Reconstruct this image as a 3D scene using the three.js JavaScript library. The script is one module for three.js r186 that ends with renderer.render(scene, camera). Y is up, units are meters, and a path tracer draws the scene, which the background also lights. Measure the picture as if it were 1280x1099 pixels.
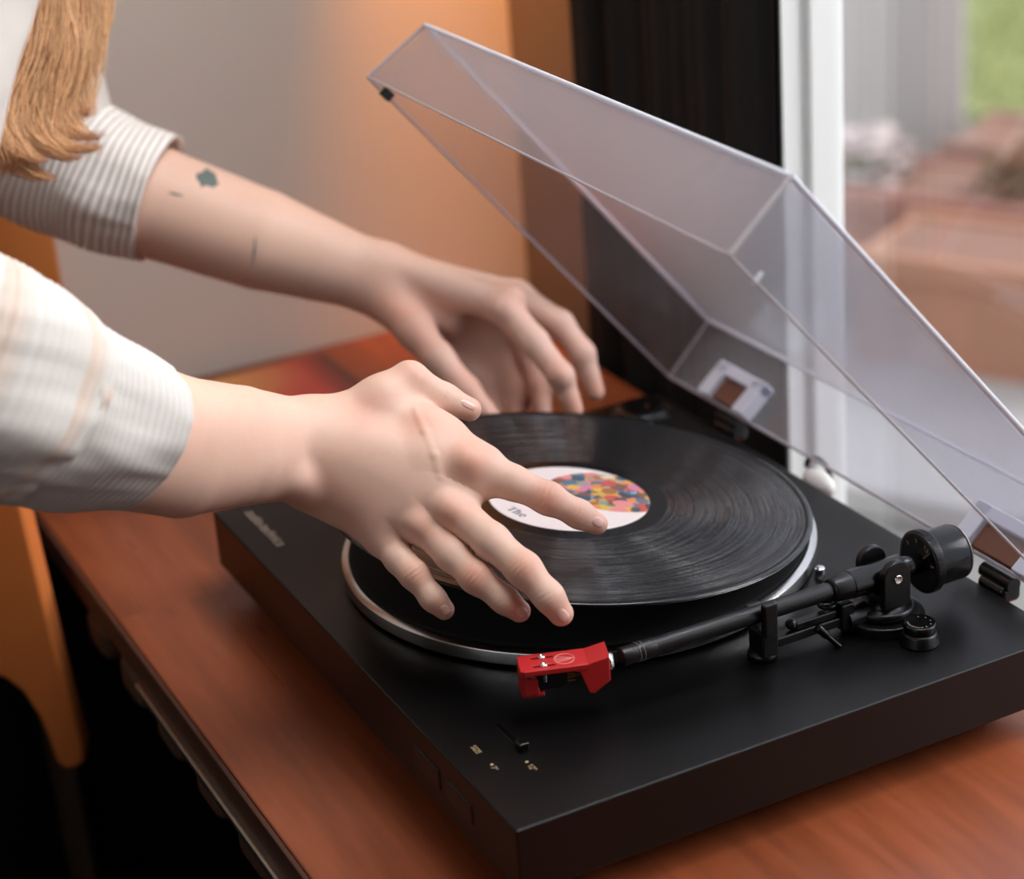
import * as THREE from 'three';
import { RoundedBoxGeometry } from 'three/addons/geometries/RoundedBoxGeometry.js';
import { mergeGeometries } from 'three/addons/utils/BufferGeometryUtils.js';
import { TextGeometry } from 'three/addons/geometries/TextGeometry.js';
import { FontLoader } from 'three/addons/loaders/FontLoader.js';
import { RectAreaLightUniformsLib } from 'three/addons/lights/RectAreaLightUniformsLib.js';

// ------------------------------------------------------------------ camera, sky, lights, exposure
// World: metres, origin on the turntable's top plate at its back left corner; x along its front, z towards the person.
const scene = new THREE.Scene();
const V = (x, y, z) => new THREE.Vector3(x, y, z);
const camera = new THREE.PerspectiveCamera(24.3007, 1280 / 1099, 0.05, 80);
const CAM = V(1.2276, 0.58446, 0.70889);
const RIGHT = V(0.4575285, -0.0709089, -0.8863631), DOWN = V(0.3252152, -0.9144082, 0.2410241), FWD = V(-0.8275885, -0.3985342, -0.3953072);
const FPX = 2552.24;
camera.matrixAutoUpdate = true;
camera.position.copy(CAM);
camera.quaternion.setFromRotationMatrix(new THREE.Matrix4().makeBasis(RIGHT.clone(), DOWN.clone().negate(), FWD.clone().negate()));
camera.focus = 1.15; camera.userData.fStop = 4.2;
scene.background = new THREE.Color(0.90, 0.97, 1.06);          // even overcast sky
scene.backgroundIntensity = 1.5;

const renderer = new THREE.WebGLRenderer({ antialias: true });
renderer.toneMapping = THREE.LinearToneMapping;
renderer.toneMappingExposure = 0.89;
renderer.shadowMap.enabled = true;
RectAreaLightUniformsLib.init();
function area(name, pos, target, w, h, color, intensity) {
  const l = new THREE.RectAreaLight(color, intensity, w, h); l.name = name;
  l.position.copy(pos); l.lookAt(target); scene.add(l); return l;
}
// daylight from the desk window's upper part, out of view, lighting the hands
area('window_daylight', V(0.44, 1.34, -0.06), V(0.15, 0.1, 0.40), 0.8, 0.6, new THREE.Color(0.96, 0.98, 1.0), 11.0);
area('unseen_window_daylight', V(1.5, 1.0, 2.64), V(0.2, 0.0, 0.2), 1.6, 1.2, new THREE.Color(0.98, 0.98, 1.0), 0.6);  // unseen window in the front wall, placed to light the camera-facing sides
// the bright, veiled sun behind thin cloud: a wide soft source beyond the window
const sun = new THREE.DirectionalLight(new THREE.Color(1.0, 0.975, 0.94), 2.8); sun.name = 'veiled_sun';
sun.position.set(0.2 + 0.36 * 6, 0.53 * 6, 0.2 - 0.77 * 6); sun.target.position.set(0.2, 0, 0.2); sun.castShadow = true; sun.shadow.radius = 56; sun.shadow.mapSize.set(2048, 2048);
Object.assign(sun.shadow.camera, { left: -3, right: 3, top: 3, bottom: -3, near: 0.5, far: 14 }); scene.add(sun, sun.target);

// ------------------------------------------------------------------ helpers
let seed = 7;
const rnd = () => { seed = (seed + 0x6d2b79f5) | 0; let t = Math.imul(seed ^ (seed >>> 15), 1 | seed); t = (t + Math.imul(t ^ (t >>> 7), 61 | t)) ^ t; return ((t ^ (t >>> 14)) >>> 0) / 4294967296; };
const at = (px, py, s) => CAM.clone().addScaledVector(RIGHT, s * (px - 640) / FPX).addScaledVector(DOWN, s * (py - 549.5) / FPX).addScaledVector(FWD, s);   // a measured pixel and its distance -> a point in the room
const dirAt = (px, py) => at(px, py, 1).sub(CAM).normalize();
const used = {};
function numbered(n) { used[n] = (used[n] || 0) + 1; return used[n] === 1 ? n : n + '_' + String(used[n] - 1).padStart(3, '0'); }
function mesh(name, geo, mat, parent = scene) {
  const g = Array.isArray(geo) ? mergeGeometries(geo.map((x) => { const y = x.index ? x.toNonIndexed() : x; for (const k of Object.keys(y.attributes)) if (!['position', 'normal', 'uv'].includes(k)) y.deleteAttribute(k); if (!y.attributes.uv) y.setAttribute('uv', new THREE.BufferAttribute(new Float32Array(y.attributes.position.count * 2), 2)); return y; })) : geo;
  const m = new THREE.Mesh(g, mat); m.name = parent === scene ? numbered(name) : name; m.castShadow = m.receiveShadow = true; parent.add(m); return m;
}
function group(name, parent = scene) { const g = new THREE.Group(); g.name = parent === scene ? numbered(name) : name; parent.add(g); return g; }
function tag(o, label, category, grp) { o.userData.label = label; o.userData.category = category; if (grp) o.userData.group = grp; return o; }
function structure(o) { o.userData.kind = 'structure'; return o; }
const box = (x0, x1, y0, y1, z0, z1, r = 0, seg = 2) => {
  const w = x1 - x0, h = y1 - y0, d = z1 - z0;
  const g = r > 0 ? new RoundedBoxGeometry(w, h, d, seg, Math.min(r, w / 2.01, h / 2.01, d / 2.01)) : new THREE.BoxGeometry(w, h, d);
  return g.translate((x0 + x1) / 2, (y0 + y1) / 2, (z0 + z1) / 2);
};
function worldUV(g, kx = 1, kz = 1) {                          // uv in metres from the dominant axis of each face
  if (g.index) g = g.toNonIndexed();
  const p = g.attributes.position, n = g.attributes.normal, uv = new Float32Array(p.count * 2);
  for (let i = 0; i < p.count; i++) {
    const ax = Math.abs(n.getX(i)), ay = Math.abs(n.getY(i)), az = Math.abs(n.getZ(i));
    if (ay >= ax && ay >= az) { uv[2 * i] = p.getX(i); uv[2 * i + 1] = p.getZ(i); } else if (az >= ax) { uv[2 * i] = p.getX(i); uv[2 * i + 1] = p.getY(i); } else { uv[2 * i] = p.getZ(i); uv[2 * i + 1] = p.getY(i); }
    uv[2 * i] *= kx; uv[2 * i + 1] *= kz;
  }
  g.setAttribute('uv', new THREE.BufferAttribute(uv, 2)); return g;
}
const lathe = (pts, seg = 96) => new THREE.LatheGeometry(pts.map(([r, y]) => new THREE.Vector2(r, y)), seg);
function rod(a, b, ra, rb = ra, seg = 20) {                    // tapered rod between two points
  const d = b.clone().sub(a), L = d.length(), g = new THREE.CylinderGeometry(rb, ra, L, seg);
  g.applyQuaternion(new THREE.Quaternion().setFromUnitVectors(V(0, 1, 0), d.normalize())); g.translate((a.x + b.x) / 2, (a.y + b.y) / 2, (a.z + b.z) / 2); return g;
}
function turned(pts, a, dir, seg = 48) {                       // lathe profile [r, along] with its axis from a towards dir
  const g = lathe(pts, seg); g.applyQuaternion(new THREE.Quaternion().setFromUnitVectors(V(0, 1, 0), dir.clone().normalize())); return g.translate(a.x, a.y, a.z);
}
const tube = (pts, r, seg = 40, rs = 10) => new THREE.TubeGeometry(new THREE.CatmullRomCurve3(pts), seg, r, rs);
// value noise
const hash = (x, y, z) => { let h = (x * 374761393 + y * 668265263 + z * 2147483647) | 0; h = Math.imul(h ^ (h >>> 13), 1274126177); return ((h ^ (h >>> 16)) >>> 0) / 4294967296; };
function noise(x, y, z = 0) {
  const X = Math.floor(x), Y = Math.floor(y), Z = Math.floor(z), s = (t) => t * t * (3 - 2 * t), u = s(x - X), v = s(y - Y), w = s(z - Z), L = (a, b, t) => a + (b - a) * t;
  return L(L(L(hash(X, Y, Z), hash(X + 1, Y, Z), u), L(hash(X, Y + 1, Z), hash(X + 1, Y + 1, Z), u), v), L(L(hash(X, Y, Z + 1), hash(X + 1, Y, Z + 1), u), L(hash(X, Y + 1, Z + 1), hash(X + 1, Y + 1, Z + 1), u), v), w);
}
const fbm = (x, y, z = 0, o = 4) => { let s = 0, a = 0.5, t = 0; for (let i = 0; i < o; i++) { s += a * noise(x, y, z + i * 7.3); t += a; a /= 2; x *= 2.03; y *= 2.03; } return s / t; };
function dataTex(w, h, f, srgb = true) {
  const d = new Uint8Array(w * h * 4);
  for (let j = 0; j < h; j++) for (let i = 0; i < w; i++) { const c = f(i / w, j / h); for (let k = 0; k < 3; k++) d[(j * w + i) * 4 + k] = Math.max(0, Math.min(255, Math.round(c[k]))); d[(j * w + i) * 4 + 3] = 255; }
  const t = new THREE.DataTexture(d, w, h); t.magFilter = THREE.LinearFilter; t.wrapS = t.wrapT = THREE.RepeatWrapping; if (srgb) t.colorSpace = THREE.SRGBColorSpace; t.needsUpdate = true; return t;
}
const std = (color, roughness, extra = {}) => new THREE.MeshStandardMaterial({ color, roughness, ...extra });
const phys = (color, roughness, extra = {}) => new THREE.MeshPhysicalMaterial({ color, roughness, ...extra });

// ------------------------------------------------------------------ materials
const woodTex = dataTex(1024, 512, (u, v) => {
  const x = u * 1.0, y = v * 0.5, g = fbm(x * 5, y * 130, 1, 4), f = fbm(x * 24, y * 620, 5, 3), b = fbm(x * 2.2, y * 9, 9, 3);
  const t = 0.55 * g + 0.25 * f + 0.35 * b - 0.08;
  return [92 + 88 * t, 43 + 52 * t, 23 + 34 * t];
});
const woodRough = dataTex(512, 256, (u, v) => { const t = fbm(u * 8, v * 160, 3, 4); const r = 56 + 60 * t; return [r, r, r]; }, false);
const M = {
  wood: std(0xffffff, 1, { map: woodTex, roughnessMap: woodRough }),
  woodEdge: std(0x4a2a1c, 0.5), metalStrip: std(0xb9b2a6, 0.3, { metalness: 1 }),
  bracket: std(0x4f3222, 0.6), blackPaint: std(0x161413, 0.6),
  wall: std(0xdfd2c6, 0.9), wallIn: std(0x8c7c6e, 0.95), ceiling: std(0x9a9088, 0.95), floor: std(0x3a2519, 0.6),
  orangeWood: std(0xd98440, 0.55), whiteFrame: std(0xf6f6f4, 0.4), sill: std(0x9a968e, 0.7),
  pane: phys(0xffffff, 0.02, { transmission: 1, thickness: 0, ior: 1.5 }),
  curtain: std(0x0f0d0c, 0.85),
  plinth: phys(0x050404, 0.36, { specularIntensity: 0.7 }), black: std(0x0a0909, 0.38), satin: std(0x0c0b0b, 0.32), gloss: std(0x080808, 0.2), rubber: std(0x0d0c0c, 0.75), felt: std(0x0a0a0a, 0.9),
  alu: std(0xd8d6d2, 0.22, { metalness: 1 }), chrome: std(0xf0f0f0, 0.12, { metalness: 1 }),
  print: std(0x9c8c7e, 0.6), printGold: std(0xb89b78, 0.6), red: std(0xbd2224, 0.45), redDark: std(0xa81c1e, 0.45), white: std(0xe9e4de, 0.5),
  brass: std(0xb98c4a, 0.3, { metalness: 1 }),
};
const grit = dataTex(256, 256, () => { const t = 110 + 60 * rnd(); return [t, t, t]; }, false); grit.repeat.set(14, 14);
M.plinth.bumpMap = grit; M.plinth.bumpScale = 0.00005;

// ------------------------------------------------------------------ the setting
const FLOOR = -0.81, CEIL = 1.75, XL = -0.405, XR = 2.9, ZB = -0.10, ZF = 2.7, DESK = -0.06;
structure(mesh('floor', worldUV(box(XL - 0.2, XR + 0.2, FLOOR - 0.1, FLOOR, ZB - 0.25, ZF + 0.2)), M.floor));
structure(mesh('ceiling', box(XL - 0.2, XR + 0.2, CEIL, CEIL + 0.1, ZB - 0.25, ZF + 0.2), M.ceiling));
structure(mesh('wall_left', box(XL - 0.15, XL, FLOOR, CEIL, ZB - 0.2, ZF), M.wall));
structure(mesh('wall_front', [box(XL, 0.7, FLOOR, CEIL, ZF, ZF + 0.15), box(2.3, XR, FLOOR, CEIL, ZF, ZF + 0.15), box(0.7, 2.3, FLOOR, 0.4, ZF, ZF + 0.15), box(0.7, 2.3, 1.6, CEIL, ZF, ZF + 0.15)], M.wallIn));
const W0 = 0.0, W1 = 0.95, WY0 = -0.42, WY1 = 1.7;               // the window beside the desk; unseen right end set so light comes from behind
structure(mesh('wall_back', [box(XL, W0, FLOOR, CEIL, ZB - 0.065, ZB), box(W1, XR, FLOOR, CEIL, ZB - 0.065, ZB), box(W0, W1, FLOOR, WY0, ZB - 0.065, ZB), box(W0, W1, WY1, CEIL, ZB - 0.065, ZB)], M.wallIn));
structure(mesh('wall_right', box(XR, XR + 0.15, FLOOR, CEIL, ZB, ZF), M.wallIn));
{ const w = structure(group('window_1'));
  // white side frame: an outer casing, a groove and the flat sash stile
  mesh('window_frame', [box(-0.01, 0.0225, WY0, WY1, -0.119, -0.0945, 0.003), box(-0.01, 0.0185, WY0, WY1, -0.124, -0.116), box(-0.01, 0.0275, WY0, WY1, -0.153, -0.1225, 0.003)], M.whiteFrame, w);
  mesh('window_frame', [box(0.89, 0.95, WY0, WY1, -0.155, -0.092, 0.004), box(0.02, 0.9, WY1 - 0.06, WY1, -0.155, -0.092, 0.004), box(0.02, 0.9, WY0, WY0 + 0.06, -0.155, -0.092, 0.004)], M.whiteFrame, w);
  mesh('window_pane', box(0.025, 0.9, WY0 + 0.05, WY1 - 0.05, -0.150, -0.145), M.pane, w);
}
{ const w = structure(group('unseen_window_2'));  // unseen window behind the camera, the opening for the frontal daylight
  mesh('window_frame', [box(0.7, 0.76, 0.4, 1.6, ZF + 0.02, ZF + 0.08), box(2.24, 2.3, 0.4, 1.6, ZF + 0.02, ZF + 0.08), box(0.7, 2.3, 0.4, 0.46, ZF + 0.02, ZF + 0.08), box(0.7, 2.3, 1.54, 1.6, ZF + 0.02, ZF + 0.08), box(1.48, 1.52, 0.46, 1.54, ZF + 0.03, ZF + 0.07)], M.whiteFrame, w);
  mesh('window_pane', box(0.75, 2.25, 0.45, 1.55, ZF + 0.045, ZF + 0.051), M.pane, w);
}
structure(mesh('trim_1', box(XL - 0.002, XL + 0.03, DESK + 0.02, 1.35, 0.341, 0.62, 0.004), M.orangeWood)).userData.label = 'orange wooden upright on the pale wall behind the person';

// ------------------------------------------------------------------ outside the window
const OUT = -0.78;
structure(mesh('pavement', box(-9, 6, OUT - 0.15, OUT, -12, ZB - 0.2), std(0x8e8b88, 0.9)));

// ------------------------------------------------------------------ desk
{ const d = tag(group('desk'), 'reddish brown wooden desk with a metal strip along its front edge', 'desk');
  const X0 = -0.40, X1 = 1.45, Z0 = -0.062, Z1 = 0.428;
  mesh('desktop', worldUV(box(X0, X1, DESK - 0.022, DESK, Z0, Z1, 0.0015)), M.wood, d);
  mesh('edge_band', box(X0, X1, DESK - 0.0225, DESK - 0.0012, Z1, Z1 + 0.0035, 0.001), M.woodEdge, d);
  mesh('metal_strip', box(X0 + 0.45, X1, DESK - 0.0275, DESK - 0.0215, Z1 - 0.004, Z1 + 0.0085, 0.0025), M.metalStrip, d);
  for (const x of [-0.085, -0.006, 0.072, 0.15, 0.225, 0.30]) mesh('block', worldUV(box(x, x + 0.045, -0.114, DESK - 0.026, Z1 - 0.022, Z1 + 0.004, 0.008)), M.bracket, d);
  mesh('side_panel', box(X0, X0 + 0.03, FLOOR, DESK - 0.022, Z0, Z1 - 0.03, 0.002), M.blackPaint, d);
  mesh('side_panel', box(X1 - 0.03, X1, FLOOR, DESK - 0.022, Z0, Z1 - 0.03, 0.002), M.blackPaint, d);
  mesh('back_panel', box(X0 + 0.03, X1 - 0.03, FLOOR, DESK - 0.022, Z0, Z0 + 0.015), M.blackPaint, d);
}
tag(mesh('darkening_box', [box(-0.40, -0.31, FLOOR, -0.10, 0.436, 1.1, 0.004)], M.blackPaint), 'low black box placed to keep the wall behind the person dark', 'darkening_box');  // placed to hide the lit lower wall and keep that corner dark

// ------------------------------------------------------------------ turntable
const font = await new FontLoader().loadAsync('fonts/droid/droid_sans_regular.typeface.json');
const fontB = await new FontLoader().loadAsync('fonts/droid/droid_sans_bold.typeface.json');
// raised print lying on a level surface: reads along +x, letter tops towards -z
function flatText(s, size, x, y, z, f = font, h = 0.00012) { const g = new TextGeometry(s, { font: f, size, depth: h, curveSegments: 4 }); g.rotateX(-Math.PI / 2); return g.translate(x, y, z); }
const PC = V(0.1973, 0, 0.176);
const tt = tag(group('turntable'), 'black turntable with silver-rimmed platter, red headshell and raised clear dust cover', 'turntable');
{
  mesh('plinth', worldUV(new RoundedBoxGeometry(0.45, 0.04, 0.352, 3, 0.0012).translate(0.225, -0.02, 0.176)), M.plinth, tt);
  mesh('base', box(0.014, 0.436, -0.0525, -0.0395, 0.014, 0.338, 0.004), M.rubber, tt);
  for (const [x, z] of [[0.045, 0.045], [0.405, 0.045], [0.045, 0.307], [0.405, 0.307]]) mesh('foot', lathe([[0, -0.0598], [0.019, -0.0598], [0.021, -0.058], [0.021, -0.052], [0, -0.052]], 32).translate(x, 0, z), M.rubber, tt);
  for (const x of [0.326, 0.366]) mesh('button', box(x, x + 0.032, -0.027, -0.014, 0.3505, 0.3529, 0.0012), M.black, tt);
  mesh('lettering', [flatText('audio-technica', 0.0068, 0.0145, 0.00005, 0.3345)], M.print, tt).userData.label = 'pale printed maker name';
  mesh('lettering', [flatText('SIZE', 0.0032, 0.3665, 0.00005, 0.3365), flatText('7"', 0.0032, 0.3905, 0.00005, 0.3365), flatText('12"', 0.0032, 0.3995, 0.00005, 0.3195),
    lathe([[0, 0], [0.0009, 0], [0.0009, 0.0002], [0, 0.0002]], 16).translate(0.3885, 0, 0.3345), lathe([[0, 0], [0.0009, 0], [0.0009, 0.0002], [0, 0.0002]], 16).translate(0.3965, 0, 0.3178)], M.printGold, tt).userData.label = 'small printed size markings';
  mesh('size_lever', [box(0.354, 0.3845, -0.0004, 0.00035, 0.3125, 0.3155, 0.0003), box(0.381, 0.3875, 0, 0.005, 0.311, 0.317, 0.001)], M.gloss, tt);
  // platter: turned aluminium with a bevelled rim, black mat with a raised edge, spindle
  const pl = mesh('platter', lathe([[0, 0.0012], [0.148, 0.0012], [0.1495, 0.002], [0.15, 0.003], [0.15, 0.0098], [0.1494, 0.0106], [0.1462, 0.0122], [0.1452, 0.0122], [0.1448, 0.0112], [0.1448, 0.0105], [0, 0.0105]], 220).translate(PC.x, 0, PC.z), M.alu, tt);
  mesh('platter_mat', lathe([[0, 0.0105], [0.1447, 0.0105], [0.1447, 0.0128], [0.142, 0.0131], [0.1395, 0.0124], [0.05, 0.0122], [0.049, 0.0117], [0, 0.0117]], 160).translate(PC.x, 0, PC.z), M.felt, pl);
  mesh('spindle', lathe([[0.0036, 0.0105], [0.0036, 0.0195], [0.0028, 0.0222], [0.0012, 0.0235], [0, 0.0238]], 24).translate(PC.x, 0, PC.z), M.chrome, pl);
  mesh('adapter_holder', [lathe([[0.0225, 0], [0.0235, 0.0012], [0.0222, 0.002], [0.0205, 0.0012], [0.0205, 0]], 48).translate(0.0275, 0, 0.0285), lathe([[0.0195, 0], [0.0195, 0.003], [0.017, 0.0048], [0.006, 0.005], [0.0045, 0.0035], [0, 0.0035]], 48).translate(0.0275, 0, 0.0285)], M.gloss, tt);
  mesh('rear_clip', new THREE.SphereGeometry(0.0115, 24, 16).scale(1.35, 0.8, 0.7).translate(0.197, -0.0035, -0.0085), M.white, tt).userData.label = 'rounded white clip behind the plinth';
  mesh('clip_ring', new THREE.TorusGeometry(0.012, 0.0018, 8, 32, Math.PI).scale(1.15, 0.9, 1).translate(0.186, -0.002, -0.016), M.black, tt);
  mesh('screw', lathe([[0, 0], [0.0032, 0], [0.0032, 0.0062], [0.0026, 0.007], [0, 0.007]], 20).translate(0.3136, 0, 0.0727), M.chrome, tt);
}
// tonearm
{
  const arm = group('tonearm', tt), PV = V(0.3775, 0.030, 0.0735), CN = V(0.3752, 0.030, 0.2475), D = CN.clone().sub(PV).normalize(), along = (t) => PV.clone().addScaledVector(D, t);
  mesh('arm_base', [lathe([[0, 0], [0.0246, 0], [0.0246, 0.0058], [0.0238, 0.0066], [0.020, 0.0066], [0.0195, 0.0056], [0, 0.0056]], 64).translate(PV.x, 0, PV.z),
    lathe([[0, 0.005], [0.0168, 0.005], [0.0176, 0.0085], [0.0176, 0.0105], [0.0165, 0.0118], [0.0125, 0.0122], [0.0118, 0.0165], [0, 0.0165]], 64).translate(PV.x, 0, PV.z)], M.satin, arm);
  const yoke = [box(PV.x - 0.0105, PV.x + 0.0105, 0.0155, 0.021, PV.z - 0.0085, PV.z + 0.0085, 0.002)];
  const ys = new THREE.Shape(); ys.moveTo(-0.0085, 0.0155); ys.lineTo(0.0085, 0.0155); ys.lineTo(0.0085, 0.034); ys.absarc(0, 0.034, 0.0085, 0, Math.PI, false); ys.lineTo(-0.0085, 0.0155);
  for (const s of [-1, 1]) { const g = new THREE.ExtrudeGeometry(ys, { depth: 0.0035, bevelEnabled: true, bevelThickness: 0.0008, bevelSize: 0.0008, bevelSegments: 2, curveSegments: 20 }); g.rotateY(Math.PI / 2); g.translate(PV.x + (s > 0 ? 0.0098 : -0.0135), 0, PV.z); yoke.push(g); }
  mesh('bearing_yoke', yoke, M.satin, arm);
  mesh('bearing_screw', [turned([[0, 0], [0.0028, 0], [0.0028, 0.0007], [0.0022, 0.0011], [0.0019, 0.0006], [0, 0.0006]], V(PV.x + 0.0141, 0.0325, PV.z), V(1, 0, 0), 24)], M.chrome, arm);
  mesh('arm_housing', [turned([[0, 0], [0.0078, 0], [0.0084, 0.0006], [0.0084, 0.036], [0.0078, 0.0366], [0, 0.0366]], along(-0.0125), D, 40)], M.gloss, arm);
  mesh('collar', [turned([[0, 0], [0.0075, 0], [0.0082, 0.0008], [0.0072, 0.011], [0.0062, 0.0135], [0, 0.0135]], along(0.0236), D, 40)], M.satin, arm);
  mesh('arm_tube', [turned([[0.0052, 0.03], [0.0052, 0.165]], PV, D, 36)], M.satin, arm);
  mesh('connector', [turned([[0, 0], [0.0048, 0], [0.0056, 0.0006], [0.0056, 0.0102], [0.005, 0.0108], [0.005, 0.0118], [0.0054, 0.0124], [0.0054, 0.0205], [0.0046, 0.021], [0, 0.021]], along(0.152), D, 40)], M.satin, arm);
  mesh('connector_ring', [0.1605, 0.1632].map((t) => { const g = new THREE.TorusGeometry(0.0056, 0.00018, 8, 40); g.applyQuaternion(new THREE.Quaternion().setFromUnitVectors(V(0, 0, 1), D)); const p = along(t); return g.translate(p.x, p.y, p.z); }), std(0x8d8883, 0.4), arm);
  // counterweight with a knurled, graduated dial
  mesh('rear_stub', [turned([[0, 0], [0.0062, 0], [0.0062, 0.018], [0, 0.017]], along(-0.0275), D, 32)], M.gloss, arm);
  const cw = mesh('counterweight', [turned([[0, 0], [0.0152, 0], [0.0166, 0.0014], [0.0166, 0.0195], [0.0158, 0.0203], [0, 0.0203]], along(-0.0515), D, 72)], M.gloss, arm);
  mesh('rear_cap', [turned([[0, 0], [0.0155, 0], [0.0162, 0.0007], [0.0158, 0.0016], [0, 0.0016]], along(-0.0528), D, 64)], std(0x9a948c, 0.35, { metalness: 0.6 }), cw);
  const knurl = [turned([[0, 0], [0.0182, 0], [0.0186, 0.0006], [0.0186, 0.0052], [0.0176, 0.0064], [0.0152, 0.0064], [0.0146, 0.0058], [0, 0.0058]], along(-0.0312), D, 96)];
  const qd = new THREE.Quaternion().setFromUnitVectors(V(0, 1, 0), D), pd = along(-0.0312);
  for (let i = 0; i < 90; i++) { const a = i / 90 * Math.PI * 2, g = new THREE.BoxGeometry(0.0006, 0.0044, 0.0007); g.rotateY(-a); g.translate(Math.cos(a) * 0.0187, 0.003, Math.sin(a) * 0.0187); g.applyQuaternion(qd); knurl.push(g.translate(pd.x, pd.y, pd.z)); }
  mesh('dial', knurl, M.satin, cw);
  const tk = []; const U = V(0, 1, 0), S = new THREE.Vector3().crossVectors(U, D).normalize();
  for (let i = 0; i < 30; i++) { const a = (20 - i * 8) * Math.PI / 180, L = i % 5 === 0 ? 0.0034 : 0.002, c = pd.clone().addScaledVector(D, 0.0059).addScaledVector(S, Math.cos(a) * (0.0088 + L / 2)).addScaledVector(U, Math.sin(a + Math.PI / 2) * (0.0088 + L / 2)); const g = new THREE.BoxGeometry(0.0004, L, 0.0003); g.applyMatrix4(new THREE.Matrix4().makeBasis(new THREE.Vector3().crossVectors(c.clone().sub(pd).addScaledVector(D, -0.0059).normalize(), D), c.clone().sub(pd).addScaledVector(D, -0.0059).normalize(), D)); tk.push(g.translate(c.x, c.y, c.z)); }
  for (const [s, a] of [['1', 100], ['1.5', 58], ['2', 12], ['.5', 140]]) { const r = a * Math.PI / 180, o = V(0, 0, 0).addScaledVector(S, Math.cos(r)).addScaledVector(U, Math.sin(r)), g = new TextGeometry(s, { font, size: 0.0026, depth: 0.0001, curveSegments: 3 }); g.center(); const up = o.clone(), rt = new THREE.Vector3().crossVectors(up, D); g.applyMatrix4(new THREE.Matrix4().makeBasis(rt, up, D)); const c = pd.clone().addScaledVector(D, 0.0064).addScaledVector(o, 0.0136); tk.push(g.translate(c.x, c.y, c.z)); }
  mesh('dial_marks', tk, M.printGold, cw);
  // anti-skate dial beside the arm base
  const ak = mesh('anti_skate_knob', [lathe([[0, 0], [0.0112, 0], [0.0112, 0.0012], [0.0098, 0.006], [0.0092, 0.0085], [0, 0.0085]], 48).translate(0.4105, 0, 0.0725), box(0.386, 0.41, 0, 0.004, 0.064, 0.08, 0.0015)], M.satin, arm);
  mesh('knob_cap', [lathe([[0, 0.0085], [0.0092, 0.0085], [0.0095, 0.009], [0.0095, 0.0125], [0.0088, 0.0133], [0.008, 0.013], [0, 0.013]], 48).translate(0.4105, 0, 0.0725)], M.gloss, ak);
  const km = []; for (let i = 0; i < 7; i++) { const a = (150 - i * 38) * Math.PI / 180; const g = new THREE.BoxGeometry(0.0009, 0.0001, 0.0006); km.push(g.translate(0.4105 + Math.cos(a) * 0.0064, 0.01312, 0.0725 - Math.sin(a) * 0.0064)); }
  for (let i = 0; i < 8; i++) { const a = (-25 - i * 14) * Math.PI / 180, g = new THREE.BoxGeometry(0.0007, 0.0001, 0.0011); g.rotateY(a); km.push(g.translate(0.4105 + Math.cos(a) * 0.0066, 0.01312, 0.0725 - Math.sin(a) * 0.0066)); }
  mesh('knob_marks', km, M.print, ak);
  // arm rest with clip, lift bar and cueing lever
  mesh('arm_rest', [lathe([[0, 0], [0.0085, 0], [0.0085, 0.004], [0.006, 0.0058], [0, 0.0058]], 32).translate(0.3745, 0, 0.155), box(0.3685, 0.3835, 0.004, 0.0205, 0.1495, 0.1605, 0.0015), box(0.3815, 0.3865, 0.018, 0.0395, 0.1515, 0.1605, 0.0014), box(0.3655, 0.3695, 0.018, 0.032, 0.1515, 0.1605, 0.0012)], M.satin, arm);
  mesh('lift_bar', [box(0.3725, 0.3805, 0.0065, 0.0125, 0.1005, 0.1505, 0.0012), box(0.3735, 0.3795, 0.0125, 0.0175, 0.107, 0.135, 0.0012), new THREE.SphereGeometry(0.0034, 16, 12).translate(0.3765, 0.0165, 0.1365), box(0.369, 0.382, 0.004, 0.0205, 0.0965, 0.1055, 0.0012),
    new THREE.TorusGeometry(0.0042, 0.0016, 12, 28).rotateX(Math.PI / 2).translate(0.3745, 0.0205, 0.1105), rod(V(0.377, 0.008, 0.085), V(0.377, 0.008, 0.1), 0.0075)], M.satin, arm);
  mesh('cue_lever', [rod(V(0.3905, 0.0012, 0.1135), V(0.387, 0.0095, 0.1205), 0.0017), turned([[0, 0], [0.0022, 0], [0.0026, 0.0008], [0.0027, 0.0075], [0.0023, 0.0085], [0, 0.0085]], V(0.3875, 0.0085, 0.1195), V(-0.25, 0.65, 0.55), 24)], M.gloss, arm);
  // headshell, turned inwards by the offset angle; local z runs from the connector to the tip, x to the right, y up
  const hs = group('headshell', arm); hs.position.set(0.3748, 0.030, 0.2552); hs.rotation.y = Math.atan2(-0.017, 0.046); hs.scale.setScalar(1.07);
  const plate = new THREE.Shape(); plate.moveTo(-0.0082, 0.0105); plate.lineTo(0.0082, 0.0105); plate.lineTo(0.0082, 0.0425); plate.lineTo(0.0072, 0.0445); plate.lineTo(-0.0072, 0.0445); plate.lineTo(-0.0082, 0.0425); plate.closePath();
  for (const s of [-1, 1]) { const h = new THREE.Path(); h.moveTo(s * 0.0042 - 0.0012, 0.0275); h.absarc(s * 0.0042, 0.0275, 0.0012, Math.PI, 0, false); h.lineTo(s * 0.0042 + 0.0012, 0.0375); h.absarc(s * 0.0042, 0.0375, 0.0012, 0, Math.PI, false); h.closePath(); plate.holes.push(h); }
  const pg = new THREE.ExtrudeGeometry(plate, { depth: 0.0022, bevelEnabled: true, bevelThickness: 0.0004, bevelSize: 0.0004, bevelSegments: 2 }); pg.rotateX(Math.PI / 2); pg.translate(0, 0.0042, 0);
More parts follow.
